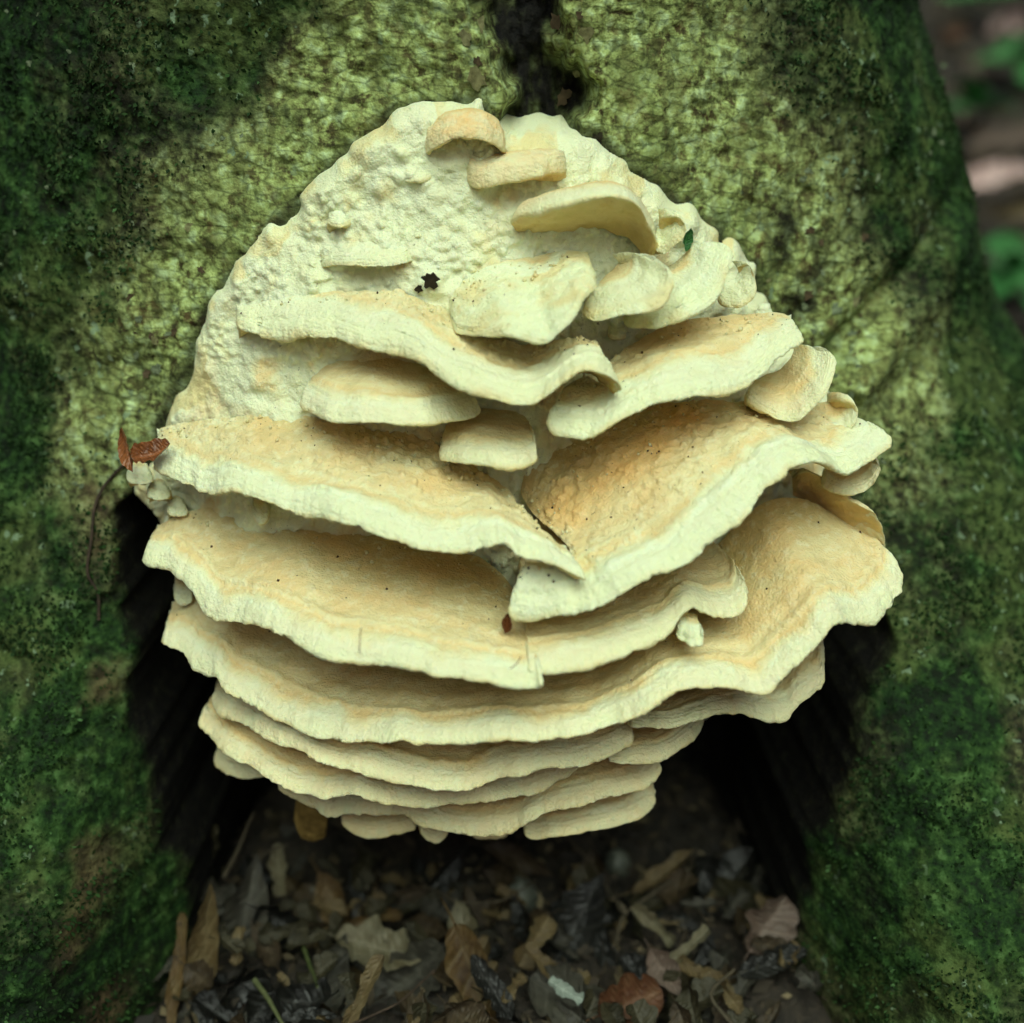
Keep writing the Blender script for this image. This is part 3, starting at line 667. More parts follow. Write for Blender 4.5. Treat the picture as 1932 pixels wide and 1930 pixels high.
SH['J1'] = shelf([(294,1208),(317,1220),(345,1236),(365,1260),(393,1276),(409,1275),(419,1297),(441,1312),(473,1336),(513,1356),(553,1372),(593,1388),(653,1400),(714,1402),(754,1395),(794,1404),(874,1404),(934,1396),(966,1392),(1026,1396),(1086,1386),(1138,1376),(1186,1356),(1246,1320),(1294,1301),(1346,1299),(1394,1303),(1418,1311),
       (1446,1311),(1474,1292),(1506,1257),(1538,1221),(1558,1197),(1583,1178),(1614,1181),(1646,1176),(1667,1153),(1695,1121),(1706,1092),(1698,1069),(1679,1058)],
      [(325,1160),(345,1146),(370,1138),(398,1136),(428,1138),(455,1142),(480,1150),(510,1158),(545,1166),(580,1174),(620,1180),(660,1186),(705,1192),(750,1196),(795,1200),(840,1202),(890,1204),(935,1204),(975,1202),(1020,1198),(1062,1192),(1100,1184),(1138,1174),(1175,1162),(1210,1148),(1242,1132),(1270,1115),(1295,1098),
       (1318,1080),(1340,1060),(1362,1038),(1386,1014),(1410,992),(1436,974),(1464,962),(1494,960),(1525,968),(1555,982),(1585,998),(1608,1012),(1622,1024)],
      (0.040,0.062,0.084,0.100,0.112,0.120,0.124,0.124,0.122,0.118,0.114,0.108,0.096,0.074,0.050), (0.014,0.020,0.024,0.028,0.030,0.030,0.030,0.030,0.028,0.026,0.026,0.026,0.024,0.020), 0.0110, 0.014, 0.02, stains=[(1290,1180,40,.5),(1330,1255,40,.35)], band=2.4, ochre_tint=0.18, grain=0.2)
SH['nub_wedge'] = shelf([(1268,1192),(1285,1208),(1305,1218),(1325,1216),(1326,1196)], [(1280,1172),(1292,1170),(1302,1170),(1312,1172),(1316,1178)], (0.098,0.108,0.104), 0.085, 0.006, 0.008, 0.05, grain=.2, name='knob')
SH['P1'] = shelf([(1178,1366),(1226,1370),(1266,1371),(1306,1361),(1346,1350),(1398,1347),(1438,1357),(1462,1363),(1487,1356),(1503,1338),(1527,1317),(1550,1294),(1555,1270),(1553,1238),(1556,1206)],
      [(1190,1290),(1220,1272),(1255,1256),(1290,1242),(1325,1228),(1358,1214),(1388,1200),(1415,1186),(1438,1172),(1456,1158),(1470,1144),(1482,1130),(1492,1116),(1500,1104),(1508,1094)],
      (0.098,0.098,0.094,0.090,0.086,0.078,0.066,0.050), 0.022, 0.0080, 0.011, 0.02, tone=.06, band=2.0, ochre_tint=0.30, grain=0.2)
SH['P2'] = shelf([(1136,1430),(1162,1440),(1206,1440),(1246,1434),(1286,1410),(1318,1382),(1332,1352)], [(1140,1330),(1170,1316),(1205,1300),(1238,1284),(1266,1268),(1288,1252),(1300,1238)],
      (0.090,0.090,0.084,0.074,0.058), 0.024, 0.0080, 0.010, 0.02, tone=.06, band=2.0, ochre_tint=0.39, grain=0.2)
SH['Q1'] = shelf([(391,1312),(408,1334),(456,1366),(512,1394),(568,1418),(612,1438),(652,1452),(704,1466),(744,1478),(792,1484),(832,1488),(892,1484),(932,1474),(972,1462),(1005,1455),(1046,1445),(1098,1444),(1138,1430),(1186,1406),(1203,1392)],
      [(420,1270),(445,1262),(485,1258),(525,1258),(565,1260),(605,1262),(645,1266),(690,1270),(735,1274),(780,1278),(825,1280),(870,1280),(915,1278),(960,1274),(1000,1268),(1040,1260),(1080,1250),(1118,1240),(1150,1230),(1172,1222)],
      (0.046,0.078,0.098,0.108,0.114,0.114,0.112,0.106,0.094), (0.020,0.028,0.030,0.030,0.030,0.030,0.028,0.024), 0.0095, 0.012, 0.02, tone=.05, band=2.0, ochre_tint=0.36, grain=0.2)
SH['Q2'] = shelf([(374,1350),(384,1374),(412,1406),(440,1430),(480,1454),(512,1474),(552,1494),(592,1504),(632,1506),(668,1499),(700,1506),(732,1516),(792,1522),(832,1520),(872,1516),(932,1510),(1005,1498),(1046,1479),(1086,1457),(1104,1447)],
      [(415,1320),(432,1316),(460,1314),(490,1314),(522,1316),(555,1318),(590,1320),(625,1322),(660,1324),(695,1326),(730,1328),(770,1330),(812,1330),(852,1330),(892,1328),(935,1324),(978,1318),(1018,1310),(1055,1300),(1080,1292)],
      (0.044,0.072,0.090,0.098,0.102,0.104,0.102,0.096,0.086), (0.020,0.028,0.030,0.030,0.030,0.028,0.024), 0.0092, 0.012, 0.02, tone=.05, band=2.0, ochre_tint=0.39, grain=0.2)
SH['Q2b'] = shelf([(396,1428),(420,1454),(456,1466),(490,1466),(512,1458)], [(420,1400),(436,1396),(456,1394),(476,1396),(490,1400)], (0.036,0.050,0.054,0.056), 0.022, 0.0070, 0.010, 0.02, ochre_tint=0.30, grain=0.2)
SH['Q3'] = shelf([(516,1480),(556,1510),(590,1530),(620,1542),(672,1538),(732,1544),(764,1541),(800,1553),(832,1562),(872,1570),(912,1574),(952,1570),(974,1562),(1006,1542),(1066,1526),(1126,1510),(1186,1500),(1222,1486),(1246,1462),(1249,1438)],
      [(530,1390),(555,1384),(585,1382),(615,1382),(650,1384),(688,1386),(728,1388),(768,1390),(808,1392),(848,1392),(888,1392),(928,1390),(965,1386),(1000,1380),(1035,1372),(1070,1362),(1105,1350),(1138,1338),(1165,1326),(1180,1316)],
      (0.064,0.074,0.080,0.084,0.088,0.090,0.088,0.082,0.070), (0.022,0.026,0.028,0.028,0.028,0.026,0.022), 0.0092, 0.012, 0.02, tone=.05, band=2.0, ochre_tint=0.42, grain=0.2)
SH['Q4'] = shelf([(980,1568),(1006,1583),(1034,1579),(1074,1576),(1126,1566),(1166,1560),(1206,1542),(1232,1527),(1239,1510),(1228,1494)], [(990,1470),(1010,1462),(1040,1454),(1072,1446),(1105,1436),(1136,1424),(1162,1412),(1182,1400),(1194,1390),(1198,1382)],
      (0.074,0.078,0.076,0.068,0.056), 0.024, 0.0085, 0.010, 0.02, tone=.05, band=2.0, ochre_tint=0.45, grain=0.2)
SH['Q5'] = shelf([(636,1548),(672,1574),(712,1580),(772,1570),(796,1562)], [(650,1460),(680,1454),(715,1452),(750,1454),(775,1458)], (0.060,0.068,0.070,0.068), 0.022, 0.0070, 0.010, 0.02, tone=.1, ochre_tint=0.51, grain=0.2)
SH['Q6'] = shelf([(786,1560),(806,1584),(826,1590),(845,1572),(848,1560)], [(795,1490),(808,1488),(822,1488),(835,1490),(842,1494)], (0.064,0.068,0.066), 0.030, 0.0065, 0.008, 0.03, tone=.1, ochre_tint=0.51, grain=0.2, name='knob')
SH['Q7'] = shelf([(880,1572),(905,1583),(940,1584),(972,1572)], [(890,1500),(910,1496),(935,1496),(955,1500)], (0.062,0.066,0.064), 0.030, 0.0065, 0.008, 0.03, tone=.1, ochre_tint=0.51, grain=0.2)
SH['Q8'] = shelf([(552,1545),(566,1585),(596,1592),(616,1580),(612,1548)], [(590,1430),(600,1426),(612,1424),(624,1426),(632,1430)], (0.030,0.040,0.036), 0.026, 0.007, 0.010, 0.03, stains=[(590,1580,90,1.0),(570,1540,60,1.0)], grain=0.2, label='small ochre lump hanging below the lowest shelves')
SH['Q8'][0].data.materials[0] = mat_plain('shaded_ochre', (0.10, 0.06, 0.012), (0.26, 0.17, 0.045), 120)  # ochre lump darkened: shade below the shelves put into its colour
# ---- ragged lobes at the sunken side
for k, (u, v, wd, hh, pp) in enumerate([(264,900,32,17,.028),(300,930,28,15,.026),(334,962,26,15,.026),(322,1000,20,16,.018),(492,960,18,32,.050),(345,1120,22,30,.030),(372,1150,26,26,.034),(335,1180,24,20,.030),
        (1440,600,22,16,.014),(1580,930,24,18,.03),(955,990,20,26,.05),(1003,1090,30,26,.085),(1165,625,22,18,.03)]):
    q = hh * 0.8
    SH['lobe%d' % k] = shelf([(u-wd,v-q*.2),(u-wd*.6,v+q*.7),(u,v+q),(u+wd*.6,v+q*.75),(u+wd,v)], [(u-wd*.6,v-q*.7),(u-wd*.3,v-q*.9),(u,v-q),(u+wd*.3,v-q*.9),(u+wd*.6,v-q*.7)],
          (pp*.8,pp,pp*.85), min(0.012, pp*.5), 0.0065, 0.009, 0.08, grain=0.15, rough=.6, tone=.05, name='lobe')

# knobs and drips that grow on a shelf belong to that shelf
for kid, host in (('nub_wedge', 'J1'), ('Q6', 'Q3'), ('lobe4', 'L1'), ('lobe10', 'R1'), ('lobe9', 'R1')):
    SH[kid][0].parent = SH[host][0]

# crumbs and grains lying on the shelves: too small and many to be told apart
def debris(keys, n, lo, hi, smin, smax, seed):
    rng = np.random.default_rng(seed); V, F = [], []
    oct_v = np.array([(1, 0, 0), (-1, 0, 0), (0, 1, 0), (0, -1, 0), (0, 0, 1), (0, 0, -1)], float)
    oct_f = np.array([(0, 2, 4), (2, 1, 4), (1, 3, 4), (3, 0, 4), (2, 0, 5), (1, 2, 5), (3, 1, 5), (0, 3, 5)])
    for i in range(n):
        P = SH[keys[rng.integers(len(keys))]][2]
        nu, m = P.shape[:2]
        c = P[rng.integers(4, nu - 4), int((m - 30) * rng.uniform(lo, hi))]
        r = smin + (smax - smin) * rng.random() ** 2.2
        M = np.array(Euler(rng.uniform(0, 6.3, 3)).to_matrix())
        v = (oct_v * (r * np.array([1, rng.uniform(.4, 1), rng.uniform(.4, 1)]))) @ M.T + c + np.array([0, 0, r * 0.35])
        F.append(oct_f + 6 * i); V.append(v)
    return np.concatenate(V), np.concatenate(F)
V, F = debris(['L1', 'R1', 'S1', 'S2', 'S3', 'L1', 'R1', 'R1', 'K1', 'J1'], 190, 0.10, 0.95, 0.00025, 0.0010, 3)
link('debris', mesh_from('debris', V, F, [mat_plain('crumb', (0.012, 0.008, 0.004), (0.07, 0.035, 0.015))], False), fungus, kind='stuff')
V, F = debris(['L1', 'L1', 'R1', 'R1', 'S1', 'S2', 'K1', 'S3'], 300, 0.05, 0.45, 0.0006, 0.0017, 5)
link('granules', mesh_from('granules', V, F, [FUN], True, {'rimd': np.full(len(V), .34), 'under': np.zeros(len(V)), 'stain': np.zeros(len(V)), 'grain': np.zeros(len(V))}), fungus, kind='stuff')

# ------------------------------------------------------------------ ground
def ground_z(x, y):
    x = np.asarray(x, float); y = np.asarray(y, float)
    p = np.stack([x, y, x * 0], -1)
    near = np.exp(-((x + 0.01) / 0.18) ** 2) * sstep(0.10, -0.02, y)
    return 0.10 * np.maximum(0, y - 0.6) + 0.012 * fbm(p, 0.05, 3, 5) + 0.006 * near + 0.05 * fbm(p, 0.9, 2, 6) * sstep(0.3, 1.5, np.hypot(x, y))
def build_ground():
    g1 = np.linspace(-0.6, 0.6, 200); far = np.array([0.7, 0.85, 1.05, 1.3, 1.6, 2, 2.5, 3.1, 4, 5, 6.5, 8.5, 11, 15, 22, 32, 50, 80, 120])
    xs = np.concatenate([-far[::-1], g1, far]); ys = np.concatenate([-far[::-1], g1, far])
    x, y = np.meshgrid(xs, ys, indexing='ij')
    return mesh_from('ground', np.stack([x, y, ground_z(x, y)], -1).reshape(-1, 3), grid_faces(len(xs), len(ys)), [SOIL])
link('ground', build_ground(), kind='structure', label='dark forest soil under the leaf litter')
def on_ground(u, v, lift=0.0):
    z = 0.0
    for _ in range(40):
        p = at_z(u, v, z + lift); z = 0.6 * z + 0.4 * float(ground_z(p[0], p[1]))
    return p

# ------------------------------------------------------------------ leaves
def leaf_mesh(kind, mat, L=1.0, wid=0.35, cup=0.2, bend=0.6, twist=0.2, seed=0, nt_=24, nw=9, ragged=0.05):
    rng = np.random.default_rng(seed)
    t = np.linspace(0, 1, nt_); xn = np.linspace(-1, 1, nw)
    if kind == 'lance': wv = np.sin(math.pi * t ** 0.85) ** 0.9
    elif kind == 'oval': wv = np.sqrt(np.maximum(0, 1 - (2 * t - 1) ** 2)) * (1 - 0.25 * t)
    elif kind == 'lobed': wv = np.sin(math.pi * np.clip(t, 0, 1) ** 0.8) ** 0.6 * (0.80 + 0.20 * np.cos(t * 17 + seed))
    else: wv = 0.8 + 0.2 * np.sin(t * 9 + seed) ; wv[0] *= 0.5; wv[-1] *= 0.4
    p1 = np.stack([t * 0, t * 0 + seed, t], -1)
    wl = np.maximum(0.02, wv * (1 + ragged * 4 * vnoise(p1, 0.09, seed))); wr = np.maximum(0.02, wv * (1 + ragged * 4 * vnoise(p1 + 7, 0.08, seed)))
    X = np.where(xn[None] < 0, xn[None] * wl[:, None], xn[None] * wr[:, None]) * wid * 0.5 * L
    c = cup * wid * L * (np.abs(xn[None]) ** 1.7) * wv[:, None]
    # bend along the length as an arc, then twist
    ang = bend * (t - 0.3) + 0.5 * bend * np.sin(3 * t + seed)
    dy = np.cos(ang) / (nt_ - 1); dz = np.sin(ang) / (nt_ - 1)
    yy = np.concatenate([[0], np.cumsum(dy)[:-1]]) * L; zz = np.concatenate([[0], np.cumsum(dz)[:-1]]) * L
    tw = twist * (t - 0.5) * 2
    Xr = X * np.cos(tw)[:, None] - c * np.sin(tw)[:, None]; Zr = X * np.sin(tw)[:, None] + c * np.cos(tw)[:, None]
    P = np.stack([Xr, yy[:, None] + 0 * X, zz[:, None] + Zr], -1)
    q = P / L + seed * 3.3
    P[..., 2] += L * (0.035 * fbm(q, 0.22, 2, seed) + 0.012 * vnoise(q, 0.07, seed + 1)) * (0.3 + np.abs(xn)[None])
    P[..., 0] += L * 0.012 * vnoise(q, 0.12, seed + 2)
    vein = np.maximum(np.exp(-(xn[None] / 0.10) ** 2) + 0 * t[:, None], 0.7 * np.exp(-(((t[:, None] * 9 - np.abs(xn)[None] * 1.6) % 1 - 0.5) / 0.14) ** 2))
    me = mesh_from('blade', P.reshape(-1, 3), grid_faces(nt_, nw), [mat], True, {'vein': vein})
    mid = P[:, nw // 2]
    return me, mid
def tube(name, pts, radii, mat, sides=6):
    pts = np.asarray(pts, float); n = len(pts); radii = np.broadcast_to(np.asarray(radii, float), (n,))
    tg = np.gradient(pts, axis=0); tg /= np.linalg.norm(tg, axis=1)[:, None] + 1e-9
    a = np.cross(tg, np.array([0.31, 0.17, 0.93])); a /= np.linalg.norm(a, axis=1)[:, None] + 1e-9; b = np.cross(tg, a)
    th = np.linspace(0, 2 * math.pi, sides, endpoint=False)
    V = pts[:, None] + radii[:, None, None] * (a[:, None] * np.cos(th)[None, :, None] + b[:, None] * np.sin(th)[None, :, None])
    f = [tuple(map(int, q)) for q in grid_faces(n, sides, True)] + [tuple(range(sides))[::-1], tuple(range((n - 1) * sides, n * sides))]
    return mesh_from(name, V.reshape(-1, 3), f, [mat])
def make_leaf(name, kind, mat, L, wid, cup, bend, twist, seed, stalk=True, ragged=0.05):
    root = link(name, None)
    me, mid = leaf_mesh(kind, mat, L, wid, cup, bend, twist, seed, ragged=ragged)
    link('blade', me, root)
    link('midrib', tube('midrib', mid - np.array([0, 0, L * 0.004]), np.linspace(L * 0.011, L * 0.003, len(mid)), mat, 5), root)
    if stalk:
        s0 = mid[0]; d0 = mid[0] - mid[2]; d0 /= np.linalg.norm(d0)
        k = np.linspace(0, 1, 5)[:, None]
        link('stalk', tube('stalk', s0 + d0 * k * L * 0.22 + np.array([0, 0, 1.0]) * k * k * L * 0.05, np.linspace(L * 0.011, L * 0.008, 5), mat, 5), root)
    return root
def aim(root, pos, ang, tilt, roll, ctr=0.5, L=0.0):
    """Lay the leaf with its middle at pos: ang in the view, tilt above the ground, roll about its length."""
    right = Vector((1, 0, 0)); up = Vector((0, math.cos(tilt), math.sin(tilt)))
    y = (right * math.cos(ang) + up * math.sin(ang)).normalized()
    n = right.cross(up); x = y.cross(n).normalized()
    M = Matrix((x, y, n)).transposed() @ Matrix.Rotation(roll, 3, 'Y')
    root.rotation_euler = M.to_euler()
    root.location = Vector(pos) - y * (L * ctr)
TAN = mat_leaf('tan_leaf', (0.0775, 0.0524, 0.0190), (0.1006, 0.0755, 0.0320), (0.0415, 0.0252, 0.0088))
OCHRE = mat_leaf('ochre_leaf', (0.0687, 0.0388, 0.0102), (0.0911, 0.0639, 0.0231), (0.0320, 0.0156, 0.0048))
PALE = mat_leaf('pale_leaf', (0.0952, 0.0823, 0.0435), (0.1183, 0.1095, 0.0687), (0.0503, 0.0360, 0.0156))
BROWN = mat_leaf('brown_leaf', (0.0299, 0.0190, 0.0082), (0.0456, 0.0320, 0.0136), (0.0116, 0.0075, 0.0027))
OLIVE = mat_leaf('olive_leaf', (0.0190, 0.0170, 0.0061), (0.0320, 0.0272, 0.0116), (0.0075, 0.0061, 0.0020))
GREY = mat_leaf('grey_leaf', (0.0299, 0.0272, 0.0190), (0.0456, 0.0435, 0.0299), (0.0116, 0.0102, 0.0075))
DARK = mat_leaf('wet_dark_leaf', (0.0061, 0.0061, 0.0048), (0.0116, 0.0116, 0.0088), (0.0020, 0.0020, 0.0014), 0.4)
RUST = mat_leaf('rust_leaf', (0.0687, 0.0238, 0.0082), (0.0870, 0.0415, 0.0156), (0.0272, 0.0088, 0.0034))
PINK = mat_leaf('pinkish_leaf', (0.0870, 0.0571, 0.0415), (0.1047, 0.0775, 0.0592), (0.0388, 0.0231, 0.0136))
CHALK = mat_leaf('chalky_leaf', (0.20, 0.24, 0.20), (0.28, 0.32, 0.27), (0.10, 0.12, 0.09))
GREEN = mat_leaf('green_leaf', (0.030, 0.13, 0.030), (0.05, 0.20, 0.05), (0.015, 0.07, 0.015), 0.45)
OVM = 0.403 * 0.70 / 966
# (u, v, length, width, angle, kind, material, tilt, roll, lift, label)
HERO = [
 (385,1790,270,48, 86,'lance',TAN, 55, 10,.022,'long narrow tan leaf standing on end against the root below the shelves'),
 (398,1625,210,55, 84,'strip',OLIVE,60, -8,.020,'dark olive leaf strip leaning upright in the hollow corner'),
 (455,1735,250,78, 80,'lance',GREY, 50, 18,.014,'broad grey brown folded leaf beside the long tan leaf'),
 (526,1640,100,30, 92,'strip',PALE, 65, 5,.034,'small pale upright leaf scrap hanging from a curved stalk'),
 (330,1850,230,24, 88,'strip',OCHRE,50, 0,.020,'very thin ochre leaf strip lying along the mossy root'),
 (632,1712,150,52,-62,'lance',OCHRE,40, 20,.020,'orange brown leaf folded into a pointed wing'),
 (700,1735,130,22, 18,'strip',OCHRE,30, 30,.022,'narrow ochre curled leaf edge touching the winged leaf'),
 (716,1795,170,92,-18,'lobed',PALE, 35, -12,.020,'broad pale crumpled leaf with a ragged edge'),
 (690,1872,130,26, 62,'strip',TAN,  35, 0,.026,'small straight tan leaf piece under the crumpled pale leaf'),
 (622,1850,170,60, 74,'lance',GREY, 35, 14,.012,'dull grey green leaf between thin strips of litter'),
 (868,1765,140,56,104,'lance',PALE, 45, -20,.022,'twisted pale leaf standing tip up in the litter'),
 (892,1862,220,74,-72,'oval', OCHRE,35, 14,.024,'long tan and orange leaf with folded veins'),
 (982,1622,160,36,-22,'lance',BROWN,30, 25,.016,'brown curved leaf in the dark below the lowest shelf'),
 (1258,1650,150,42, 26,'lobed',TAN, 30, -20,.016,'jagged tan leaf strip crossed by a thin twig'),
 (1005,1775,100,40, 60,'strip',TAN, 35, 20,.020,'small forked tan leaf scrap beside the long orange leaf'),
 (1085,1895,180,96,-30,'oval', GREY,25, 12,.014,'flat beige grey leaf below the chalky chip'),
 (1040,1830,120,30,-40,'strip',TAN, 35, 0,.024,'narrow tan leaf sliver ending at the chalky chip'),
 (1068,1868,66,26, -28,'strip',CHALK,25, 0,.030,'small chalky white chip of leaf'),
 (1238,1748,110,24,-42,'strip',PALE,35, 20,.024,'yellowish curled leaf sliver on the big dark leaf'),
 (1300,1790,100,24, 30,'strip',PALE,35, -20,.026,'yellowish bent leaf sliver forming a hook'),
 (1440,1740,120,92, 60,'oval', PINK,35, 30,.024,'pinkish brown curled leaf against the mossy root'),
 (1255,1835,96,46, -60,'lance',PINK,35, 10,.022,'pinkish pointed leaf near the rust coloured leaf'),
 (1190,1892,120,90, 20,'oval', RUST,25, 20,.020,'rust orange curled leaf in the litter'),
 (1375,1655,170,90, 50,'oval', DARK,40, -20,.014,'wet blue black leaf under the hollow wall'),
 (1320,1715,290,150,10,'oval', OLIVE,28, 6,.008,'large dark olive leaf lying flat under yellowish slivers'),
 (770,1850,220,110,40,'oval', GREY,25, 8,.008,'large smooth grey leaf under the tan piece'),
 (1085,1740,200,80, 60,'lance',DARK,30, 10,.010,'slate dark pointed leaf in the middle of the litter'),
 (560,1560,60,22,  20,'strip',GREY,50, 0,.040,'tiny grey leaf scrap beside the ochre fungus lump'),
 (1330,1845,110,30,-30,'strip',TAN,30, 0,.018,'thin tan leaf crescent near the end of a bare twig'),
]
SHORT = ['long narrow tan leaf', 'upright olive strip', 'grey folded leaf', 'small pale upright scrap', 'thin ochre strip', 'winged orange brown leaf', 'curled ochre leaf edge', 'crumpled pale leaf',
         'straight tan piece', 'grey green leaf', 'twisted pale leaf', 'long orange leaf', 'brown curved leaf', 'jagged tan leaf', 'forked tan scrap', 'flat beige grey leaf', 'tan sliver', 'chalky chip',
         'yellowish sliver', 'yellowish hook', 'pinkish curled leaf', 'pinkish pointed leaf', 'rust orange leaf', 'blue black leaf', 'large dark olive leaf', 'large smooth grey leaf', 'slate dark leaf', 'tiny grey scrap', 'thin tan crescent']
def beside(u, v):
    return SHORT[min(range(len(HERO)), key=lambda i: (HERO[i][0] - u) ** 2 + (HERO[i][1] - v) ** 2)]
for k, (u, v, L, wd, an, kind, mt, ti, ro, lf, lab) in enumerate(HERO):
    Lm = L * OVM
    o = make_leaf('dead_leaf', kind, mt, Lm, wd / L * 1.1, 0.28, random.uniform(0.3, 0.9), random.uniform(-0.5, 0.5), 100 + k, stalk=kind != 'strip', ragged=0.07)
    o['label'] = lab; o['category'] = 'leaf'
    p = on_ground(u, v, lf)
    aim(o, p, R(an), R(ti), R(ro), 0.5, Lm)
# fillers: look-alikes that only their place tells apart
def copy_tree(o):
    c = o.copy(); COL.objects.link(c)
    for ch in o.children:
        d = ch.copy(); COL.objects.link(d); d.parent = c
    return c
KINDS = [('small dark brown dead leaf', 'lance', BROWN, .034), ('crumpled near black wet leaf', 'oval', DARK, .038),
         ('dull olive brown leaf scrap', 'strip', OLIVE, .028), ('greyish broken leaf piece', 'lobed', GREY, .030),
         ('little light tan leaf crumb', 'strip', TAN, .020)]
for k, (lab, kind, mt, L) in enumerate(KINDS):
    protos = []
    for q in range(3):
        o = make_leaf('dead_leaf', kind, mt, L, 0.36 + 0.1 * q, 0.3, 0.5 + 0.4 * q, 0.3 * q, 300 + 10 * k + q, stalk=kind != 'strip', ragged=0.09)
        o['label'] = lab; o['category'] = 'leaf'; o['group'] = 'dead leaves in the hollow, kind %s' % 'brown black olive grey tan'.split()[k]
        protos.append(o)
    for i in range(38 if k < 4 else 40):
        o = protos[i] if i < 3 else copy_tree(protos[i % 3])
        for _ in range(50):
            u = random.uniform(300, 1530); v = random.uniform(1640, 1960)
            if u > 300 + max(0, (1700 - v)) * 0.6 and u < 1520 - max(0, v - 1800) * 0.2: break
        p = on_ground(u, v, random.uniform(0.002, 0.022))
        o['label'] = '%s %s the %s' % (lab, random.choice(('beside', 'touching', 'close to')) if False else 'lying beside', beside(u, v))
        aim(o, p, random.uniform(0, 6.28), R(random.uniform(5, 55)), R(random.uniform(-45, 45)), 0.5, L)
        o.scale = (random.uniform(.6, 1.15),) * 3
# leaves away from the litter
def single(u, v, y, L, wd, an, kind, mt, ti, ro, lab, name='dead_leaf', bend=0.7, cup=.3):
    o = make_leaf(name, kind, mt, L, wd / L, cup, bend, 0.3, int(u), stalk=False)
    o['label'] = lab; o['category'] = 'leaf'
    aim(o, at(u, v, y), R(an), R(ti), R(ro), 0.5, L)
REDB = mat_leaf('glossy_brown_leaf', (0.17, 0.055, 0.015), (0.26, 0.09, 0.025), (0.07, 0.02, 0.006), 0.3)
single(252, 846, -0.018, 0.022, 0.010, -60, 'lance', REDB, 70, 40, 'glossy red brown leaf curl wedged beside the fungus edge')
single(287, 848, -0.030, 0.020, 0.014, 20, 'oval', REDB, 60, -30, 'brown cupped leaf scrap lying on the tip of the middle shelf')
single(1299, 450, -0.004, 0.0115, 0.0055, 80, 'lance', GREEN, 80, 30, 'tiny green leaf tucked behind a pale lobe', 'green_leaf')
single(1858, 1868, -0.120, 0.036, 0.012, -80, 'lance', RUST, 70, 10, 'brown pointed leaf resting on the mossy root')
single(957, 1174, -0.1, 0.0095, 0.0042, 80, 'lance', REDB, 70, 0, 'tiny speckled brown seed scale stuck in the fungus crease', 'seed_scale', .2, .6)
# dark bits caught on the crust
DK = mat_plain('dark_chip', (0.008, 0.006, 0.004), (0.04, 0.028, 0.016))
def chip_mesh(seed, r):
    rng = np.random.default_rng(seed)
    n = 15; th = np.linspace(0, 6.28, n, endpoint=False) + rng.uniform(-.15, .15, n); rr = r * rng.uniform(0.5, 1.0, n)
    a = np.stack([rr * np.cos(th), rr * 0 - r * 0.16, rr * np.sin(th)], 1); b = a * np.array([0.9, 1, 0.9]) + np.array([0, r * 0.34, 0])
    f = [tuple(range(n)), tuple(range(2 * n - 1, n - 1, -1))] + [(i, i + n, (i + 1) % n + n, (i + 1) % n) for i in range(n)]
    return a, b, f
for k, (u, v, r, lab) in enumerate([(812, 528, .0048, 'black bark chip stuck in the crust beside the small bracket'), (790, 545, .0024, 'thin black speck of bark below the bark chip on the crust')]):
    a, b, f = chip_mesh(k + 5, r)
    p = at(u, v, -0.0); y = float(crust_y(np.array([p[0]]), np.array([p[2]]))[0][0]) - 0.002
    o = link('bark_chip', mesh_from('bark_chip', np.concatenate([a, b]), f, [DK], False), loc=at(u, v, y), rot=(0.2, 0.4 * k, 0.1), label=lab, category='bark chip')

# ------------------------------------------------------------------ twigs and stems
TWIG = mat_plain('twig_bark', (0.03, 0.024, 0.013), (0.08, 0.065, 0.04), 300, 0.8, 0.0005)
DTWIG = mat_plain('dark_twig_bark', (0.02, 0.013, 0.008), (0.06, 0.04, 0.025), 300, 0.8, 0.0005)
def twig(pts, r, lab, mat=TWIG, bud=False):
    W_ = np.array([on_ground(u, v, d) if mode == 'g' else at(u, v, d) for (u, v, d, mode) in pts])
    S = crom(W_, 0)[::4]
    S = S + 0.0012 * np.stack([vnoise(S + 3, 0.02, 1), vnoise(S + 5, 0.02, 2), vnoise(S + 9, 0.02, 3)], -1)
    root = link('twig', tube('twig', S, np.linspace(r, r * 0.55, len(S)), mat, 7), label=lab, category='twig')
    if bud:
        e = S[-1]; d = S[-1] - S[-4]; d /= np.linalg.norm(d); k = np.linspace(0, 1, 8)
        link('bud', tube('bud', e + d * k[:, None] * 0.011, 0.0022 * np.sin(np.pi * np.clip(k * .95 + .05, 0, 1)) + 0.0002, mat, 7), root)
    return root
twig([(1330,1620,.022,'g'),(1240,1680,.026,'g'),(1180,1730,.024,'g'),(1160,1800,.016,'g')], .0012, 'thin grey twig crossing the jagged tan leaf')
twig([(1060,1570,.02,'y'),(1120,1640,.03,'g'),(1165,1700,.026,'g')], .0009, 'fine stem ending in a pale bud below the lowest shelf', TWIG, True)
twig([(1390,1945,.02,'g'),(1300,1910,.03,'g'),(1395,1800,.026,'g'),(1410,1795,.026,'g')][:1] + [(1340,1880,.026,'g'),(1385,1830,.028,'g')], .0013, 'straight bare twig lying between the rust leaf and the root')
twig([(800,1675,.026,'g'),(870,1700,.028,'g'),(950,1695,.026,'g'),(1010,1660,.02,'g')], .0008, 'hair thin curved stem over the dark soil')
twig([(425,1650,.03,'g'),(455,1590,.05,'g'),(480,1530,.07,'g')], .0013, 'leaning olive stem in the hollow beside the upright strip')
twig([(470,1650,.03,'g'),(500,1610,.045,'g'),(545,1590,.055,'g')], .0009, 'curved grass stalk arching from the upright scrap')
twig([(560,1750,.02,'g'),(590,1830,.022,'g'),(600,1860,.022,'g')], .0014, 'short green stem lying among grey leaves', mat_plain('green_stem', (0.03, 0.045, 0.01), (0.07, 0.085, 0.025)))
